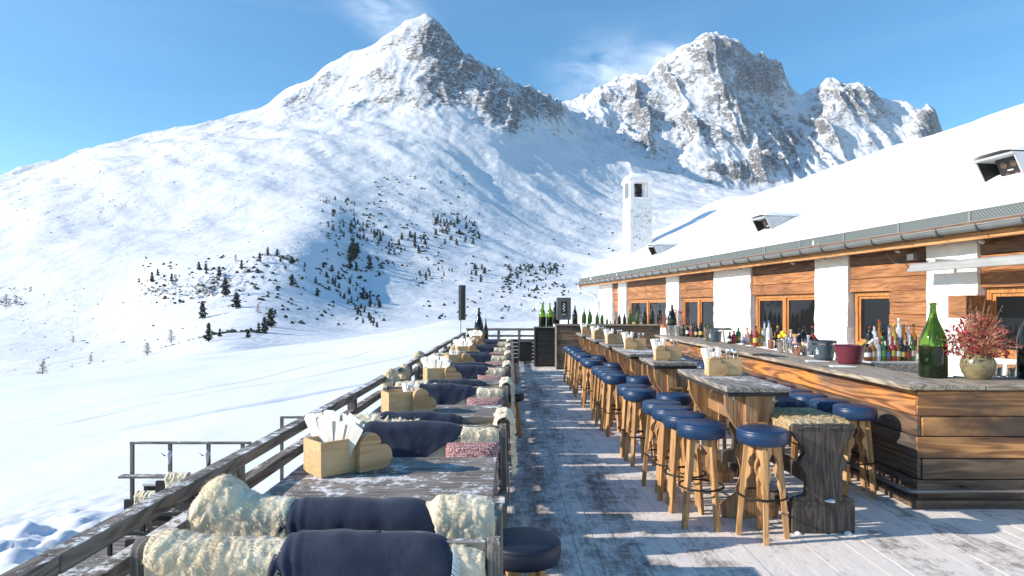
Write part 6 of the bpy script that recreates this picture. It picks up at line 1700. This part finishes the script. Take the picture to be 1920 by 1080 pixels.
# snow blanket with rounded, slightly ragged lower edge
def roof_snow():
    nu, nv = 46, 420
    U = np.linspace(0, 1, nu)**1.6; V = np.linspace(YA - 0.04, YB + 0.08, nv); uu, vv = np.meshgrid(U, V)
    x0 = EX + 0.12 + 0.08 * fbm(vv * 0.8, vv * 0 + 2, 6, 3, 0.6)
    X = x0 + (RX + 0.3 - x0) * uu
    th = 0.30 + 0.05 * fbm(X / 2.2, vv / 3.0, 4, 8) + 0.012 * fbm(X * 1.3, vv * 1.3, 3, 9)
    e = np.clip((X - x0) / 0.30, 0, 1); th = th * (0.10 + 0.90 * np.sqrt(1 - (1 - e)**2))
    ev = np.clip(np.minimum(vv - V[0], V[-1] - vv) / 0.35, 0, 1); th = th * (0.15 + 0.85 * np.sqrt(1 - (1 - ev)**2))
    far = np.exp(-((vv - 27.5) / 1.7)**2) * np.clip((X - EX) / 2.0, 0, 1) * 0.22
    Z0 = EZ + (X - EX) * sl + 0.101
    rr = np.clip((RX - X) / 0.5, -1, 1); Z0 = Z0 - np.where(X > RX, (X - RX) * 2 * sl, 0)
    rnd_ = -0.10 * np.exp(-((X - RX) / 0.35)**2)
    Z = Z0 + th + far + rnd_
    Xo = X - 0.05 * np.sin(np.clip(1 - e, 0, 1) * math.pi) 
    mb = MB(); mb.grid([tuple(p) for p in np.stack([Xo, vv, Z], -1).reshape(-1, 3)], nu, nv); n = len(mb.v)
    mb.grid([tuple(p) for p in np.stack([X, vv, Z0 + 0.002], -1).reshape(-1, 3)], nu, nv)
    rim = [i for i in range(nu)] + [j * nu + nu - 1 for j in range(1, nv)] + [(nv - 1) * nu + i for i in range(nu - 2, -1, -1)] + [j * nu for j in range(nv - 2, 0, -1)]
    for k in range(len(rim)):
        a_, b_ = rim[k], rim[(k + 1) % len(rim)]; mb.f.append((a_, b_, b_ + n, a_ + n))
    return mb
H("roof_snow", roof_snow(), M['roofsnow'], smooth=True)
sb = MB(); sb.prism([(RX + 0.28, zr_(RX + 0.28) + 0.102), (12.9, zr_(12.9) + 0.102), (11.75, zr_(12.9) + 0.40), (RX + 0.28, zr_(RX + 0.28) + 0.40)], YA, YB, 'y')
H("roof_snow", sb, M['roofsnow'])
# gutter, brackets, flashing and snow guard
def half_tube(x, z, r, y0, y1, n=12):
    vs = []; fs = []
    for y in (y0, y1):
        for k in range(n + 1):
            a = math.pi + math.pi * k / n; vs.append((x + r * math.cos(a), y, z + r * math.sin(a)))
        for k in range(n, -1, -1):
            a = math.pi + math.pi * k / n; vs.append((x + (r - 0.006) * math.cos(a), y, z + (r - 0.006) * math.sin(a)))
    m = 2 * (n + 1)
    for k in range(m): fs.append((k, (k + 1) % m, (k + 1) % m + m, k + m))
    return MB().add(vs, fs)
GX, GZ = -0.445, 2.672
H("gutter", half_tube(GX, GZ, 0.072, YA - 0.02, YB + 0.05), M['zinc'], smooth=40)
H("gutter", MB().tube([(GX - 0.074, YA - 0.02, GZ + 0.004), (GX - 0.074, YB + 0.05, GZ + 0.004)], 0.009, 8), M['zinc'], smooth=True)
for s_ in np.arange(YA + 0.1, YB, 0.62):
    mb = MB(); pts = [(GX + 0.084 * math.cos(math.pi + math.pi * k / 10), s_, GZ + 0.084 * math.sin(math.pi + math.pi * k / 10)) for k in range(11)]
    mb.tube([(GX - 0.086, s_, GZ + 0.02)] + pts + [(GX + 0.09, s_, GZ + 0.03)], 0.012, 6)
    H("gutter_bracket", mb, M['dgrey'], smooth=True)
H("flashing", MB().bx(EX + 0.005, EX + 0.012, YA, YB, EZ + 0.052, EZ + 0.115).bx(EX + 0.0125, EX + 0.09, YA, YB, EZ + 0.108, EZ + 0.115), M['zinc'])
def mk_mesh():
    t = NT('perforated_snow_guard'); v = t.coords((1, 40, 40)); ch = t.node("ShaderNodeTexChecker"); t.l.new(v, ch.inputs[0]); ch.inputs["Scale"].default_value = 1.0
    c = t.mix(ch.outputs["Fac"], (0.20, 0.23, 0.225), (0.10, 0.115, 0.115))
    return t.fin(c, 0.5, None, Metallic=0.3)
M['guard'] = mk_mesh()
H("snow_guard", MB().bx(EX + 0.055, EX + 0.063, YA, YB, EZ + 0.116, EZ + 0.25), M['guard'])
H("snow_guard_rim", MB().tube([(EX + 0.059, YA, EZ + 0.255), (EX + 0.059, YB, EZ + 0.255)], 0.010, 6), M['zinc'], smooth=True)
for s_ in np.arange(YA + 0.4, YB, 1.24): H("guard_clip", MB().bx(EX + 0.042, EX + 0.054, s_ - 0.02, s_ + 0.02, EZ + 0.12, EZ + 0.26), M['zinc'], 0.003)
# downpipe at the far corner
yd = SE - 0.1
H("downpipe", MB().tube([(GX, YB - 0.35, GZ - 0.06), (GX, YB - 0.35, 2.50), (GX + 0.05, YB - 0.5, 2.36), (-0.14, SE + 0.40, 2.10), (-0.07, SE + 0.10, 1.88), (-0.07, SE + 0.10, -0.6)], 0.05, 12), M['lgrey'], smooth=True)
# chimney
ch = (0.16, SE)  # placeholder
cx, cy = 1.264, 25.69
zc = EZ + (cx - EX) * sl
H("chimney_stack", rough_box(cx - 0.45, cx + 0.45, cy - 0.45, cy + 0.45, zc - 0.7, 5.918, 4.4, 0.07, 0.014), M['plaster2'], smooth=True)
H("chimney_stack", MB().bx(cx - 0.41, cx + 0.41, cy - 0.41, cy + 0.41, zc - 0.7, 5.896), M['plaster'])
head = MB()
head.bx(cx - 0.45, cx + 0.45, cy - 0.45, cy + 0.45, 5.896, 5.961)
for sx in (-1, 1):
    for sy in (-1, 1): head.bx(cx + sx * 0.36 - 0.085, cx + sx * 0.36 + 0.085, cy + sy * 0.36 - 0.085, cy + sy * 0.36 + 0.085, 5.961, 6.563)
head.bx(cx - 0.495, cx + 0.495, cy - 0.495, cy + 0.495, 6.563, 6.713)
H("chimney_head", head, M['plaster'], 0.015)
H("chimney_snow", MB().lathe([(0.645, 6.713), (0.645, 6.799), (0.56, 6.885), (0.35, 6.928), (0.05, 6.939)], 4, (0, 0, 0), Matrix.Translation((cx, cy, 0)) @ Matrix.Rotation(R(45), 4, 'Z')), M['roofsnow'], 0.06, smooth=True)
H("chimney_pipe", MB().lathe([(0.14, 5.961), (0.14, 6.176), (0.20, 6.187), (0.20, 6.348), (0.13, 6.359), (0.13, 6.455)], 20, (cx, cy, 0)), M['iron'], smooth=50)
H("chimney_shade_block", MB().bx(cx - 0.2, cx + 0.2, cy + 0.02, cy + 0.26, 5.961, 6.563), M['black'])  # added black block, stands in for the shade inside the open chimney head
H("chimney_flashing", MB().bx(cx - 0.495, cx + 0.495, cy - 0.495, cy + 0.495, zc - 0.4, zc + 0.02), M['zinc'])
# dormer boxes with loudspeakers on the roof slope
def dormer(px, py, w, h):
    # find the place on the snow line above the eave for this pixel
    best = None
    for s_ in np.arange(1.5, 26, 0.02):
        for xl in (EX + 0.59,):
            X = 7.472 + xl * math.cos(TH) - s_ * math.sin(TH); Y = xl * math.sin(TH) + s_ * math.cos(TH)
            p = 960 + F * X / max(Y, 0.1)
            if best is None or abs(p - px) < best[0]: best = (abs(p - px), s_, xl)
    return best[1], best[2]
for k, (px, sc_, lab) in enumerate(((1885, 1.0, ""), (1437, 1.0, ""), (1230, 1.0, ""))):
    s_, xl = dormer(px, 0, 1, 1); w, hh = 0.58, 0.40
    # frame in the roof's own directions: u up the slope, n square to it
    th_ = math.atan(sl); o0 = Vector((xl, 0, EZ + (xl - EX) * sl + 0.30))
    def D(u, n): return (o0.x + u * math.cos(th_) - n * math.sin(th_), o0.z + u * math.sin(th_) + n * math.cos(th_))
    ub = hh / math.tan(th_)
    tri = [D(0, -0.28), D(0, hh), D(ub, -0.02), D(ub, -0.28)]
    d = H("dormer", MB().prism(tri, s_ - w / 2, s_ - w / 2 + 0.02, 'y'), M['lgrey'])
    mobj("cheek", MB().prism(tri, s_ + w / 2 - 0.02, s_ + w / 2, 'y'), M['lgrey'], d)
    mobj("lid", MB().prism([D(-0.03, hh + 0.004), D(ub + 0.02, -0.012), D(ub + 0.02, 0.018), D(-0.03, hh + 0.034)], s_ - w / 2 - 0.015, s_ + w / 2 + 0.015, 'y'), M['lgrey'], d, bevel=0.004)
    mobj("sill", MB().prism([D(-0.01, -0.03), D(0.20, -0.03), D(0.20, 0.0), D(-0.01, 0.0)], s_ - w / 2 + 0.021, s_ + w / 2 - 0.021, 'y'), M['black'], d)
    ln = MB()
    for q in (-1, 1): ln.prism([D(0.012, 0.0), D(0.38, 0.0), D(0.38, hh - 0.22), D(0.012, hh - 0.012)], s_ + q * (w / 2 - 0.024) - 0.003, s_ + q * (w / 2 - 0.024) + 0.003, 'y')
    ln.prism([D(0.30, 0.0), D(0.32, 0.0), D(0.32, hh - 0.12), D(0.30, hh - 0.12)], s_ - w / 2 + 0.03, s_ + w / 2 - 0.03, 'y')
    mobj("lining", ln, M['black'], d)
    mobj("loudspeaker", MB().prism([D(0.09, 0.02), D(0.22, 0.02), D(0.22, hh - 0.14), D(0.09, hh - 0.06)], s_ - w / 2 + 0.05, s_ + w / 2 - 0.19, 'y'), M['black'], d, bevel=0.01)
    for (dy, dn) in ((-0.07, 0.09), (0.07, 0.09), (-0.07, 0.25), (0.07, 0.25)):
        c_ = D(0.088, dn); mobj("cone", MB().lathe([(0.048, 0), (0.046, 0.004), (0.02, 0.001), (0.002, 0.006)], 18, (c_[0], s_ - 0.07 + dy, c_[1]), Matrix.Rotation(-math.pi / 2 - th_, 3, 'Y')), M['cone'], d, smooth=50)
    mobj("badge", MB().prism([D(0.080, 0.165), D(0.087, 0.165), D(0.087, 0.180), D(0.080, 0.180)], s_ - 0.11, s_ - 0.03, 'y'), M['white'], d)
    nu_, nv_ = 14, 12; P = []
    for j in range(nv_):
        for i in range(nu_):
            u = -0.02 + (ub + 0.25) * j / (nv_ - 1); e = min(1, min(i, nu_ - 1 - i) / 3) * min(1, (j + 0.3) / 2.5)
            q = D(u, hh * (1 - u / ub) + 0.036 + (0.09 * math.sqrt(e) if u < ub else 0.06 * e)); P.append((q[0], s_ - w / 2 - 0.015 + (w + 0.03) * i / (nu_ - 1), q[1]))
    mobj("snow_cap", MB().grid(P, nu_, nv_), M['roofsnow'], d, smooth=True).modifiers.new("thickness", 'SOLIDIFY').thickness = -0.02
# awning cassette
ya, yb = S(2150) * 0.955, S(1707) * 0.955
aw = H("awning", MB().tube([(-0.33, ya, 2.21), (-0.33, yb, 2.21)], 0.062, 16), M['awn'], smooth=50)
mobj("front_bar", MB().bx(-0.42, -0.37, ya, yb + 0.01, 2.145, 2.20), M['awn'], aw, bevel=0.01)
mobj("bracket", MB().bx(-0.33, 0.05, S(1790) - 0.03, S(1790) + 0.03, 2.273, 2.31), M['lgrey'], aw)
H("wall_lamp_box", MB().bx(-0.30, -0.004, S(1812) * 0.965, S(1778) * 0.965, 1.50, 1.80), M['log'], 0.006)
for px in (1500, 1560, 1700, 1860, 1400):
    s_ = S(px)
    H("spotlight", MB().lathe([(0.020, -0.04), (0.024, -0.03), (0.028, 0.035), (0.020, 0.04)], 14, (-0.16, s_, 2.50), Matrix.Rotation(R(110), 3, 'Y')), M['lgrey'], smooth=50)
H("cable", MB().tube([(-0.28, S(1690), 2.50), (-0.22, S(1700), 2.32), (-0.2, S(1712), 2.30), (0.02, S(1745), 2.32)], 0.008, 6), M['black'], smooth=True)
H("junction_box", MB().bx(-0.16, -0.10, S(1730), S(1718), 2.34, 2.44), M['dgrey'], 0.004)
# interior seen through nothing; bottles on the window sills inside are behind dark glass
M['log'].name
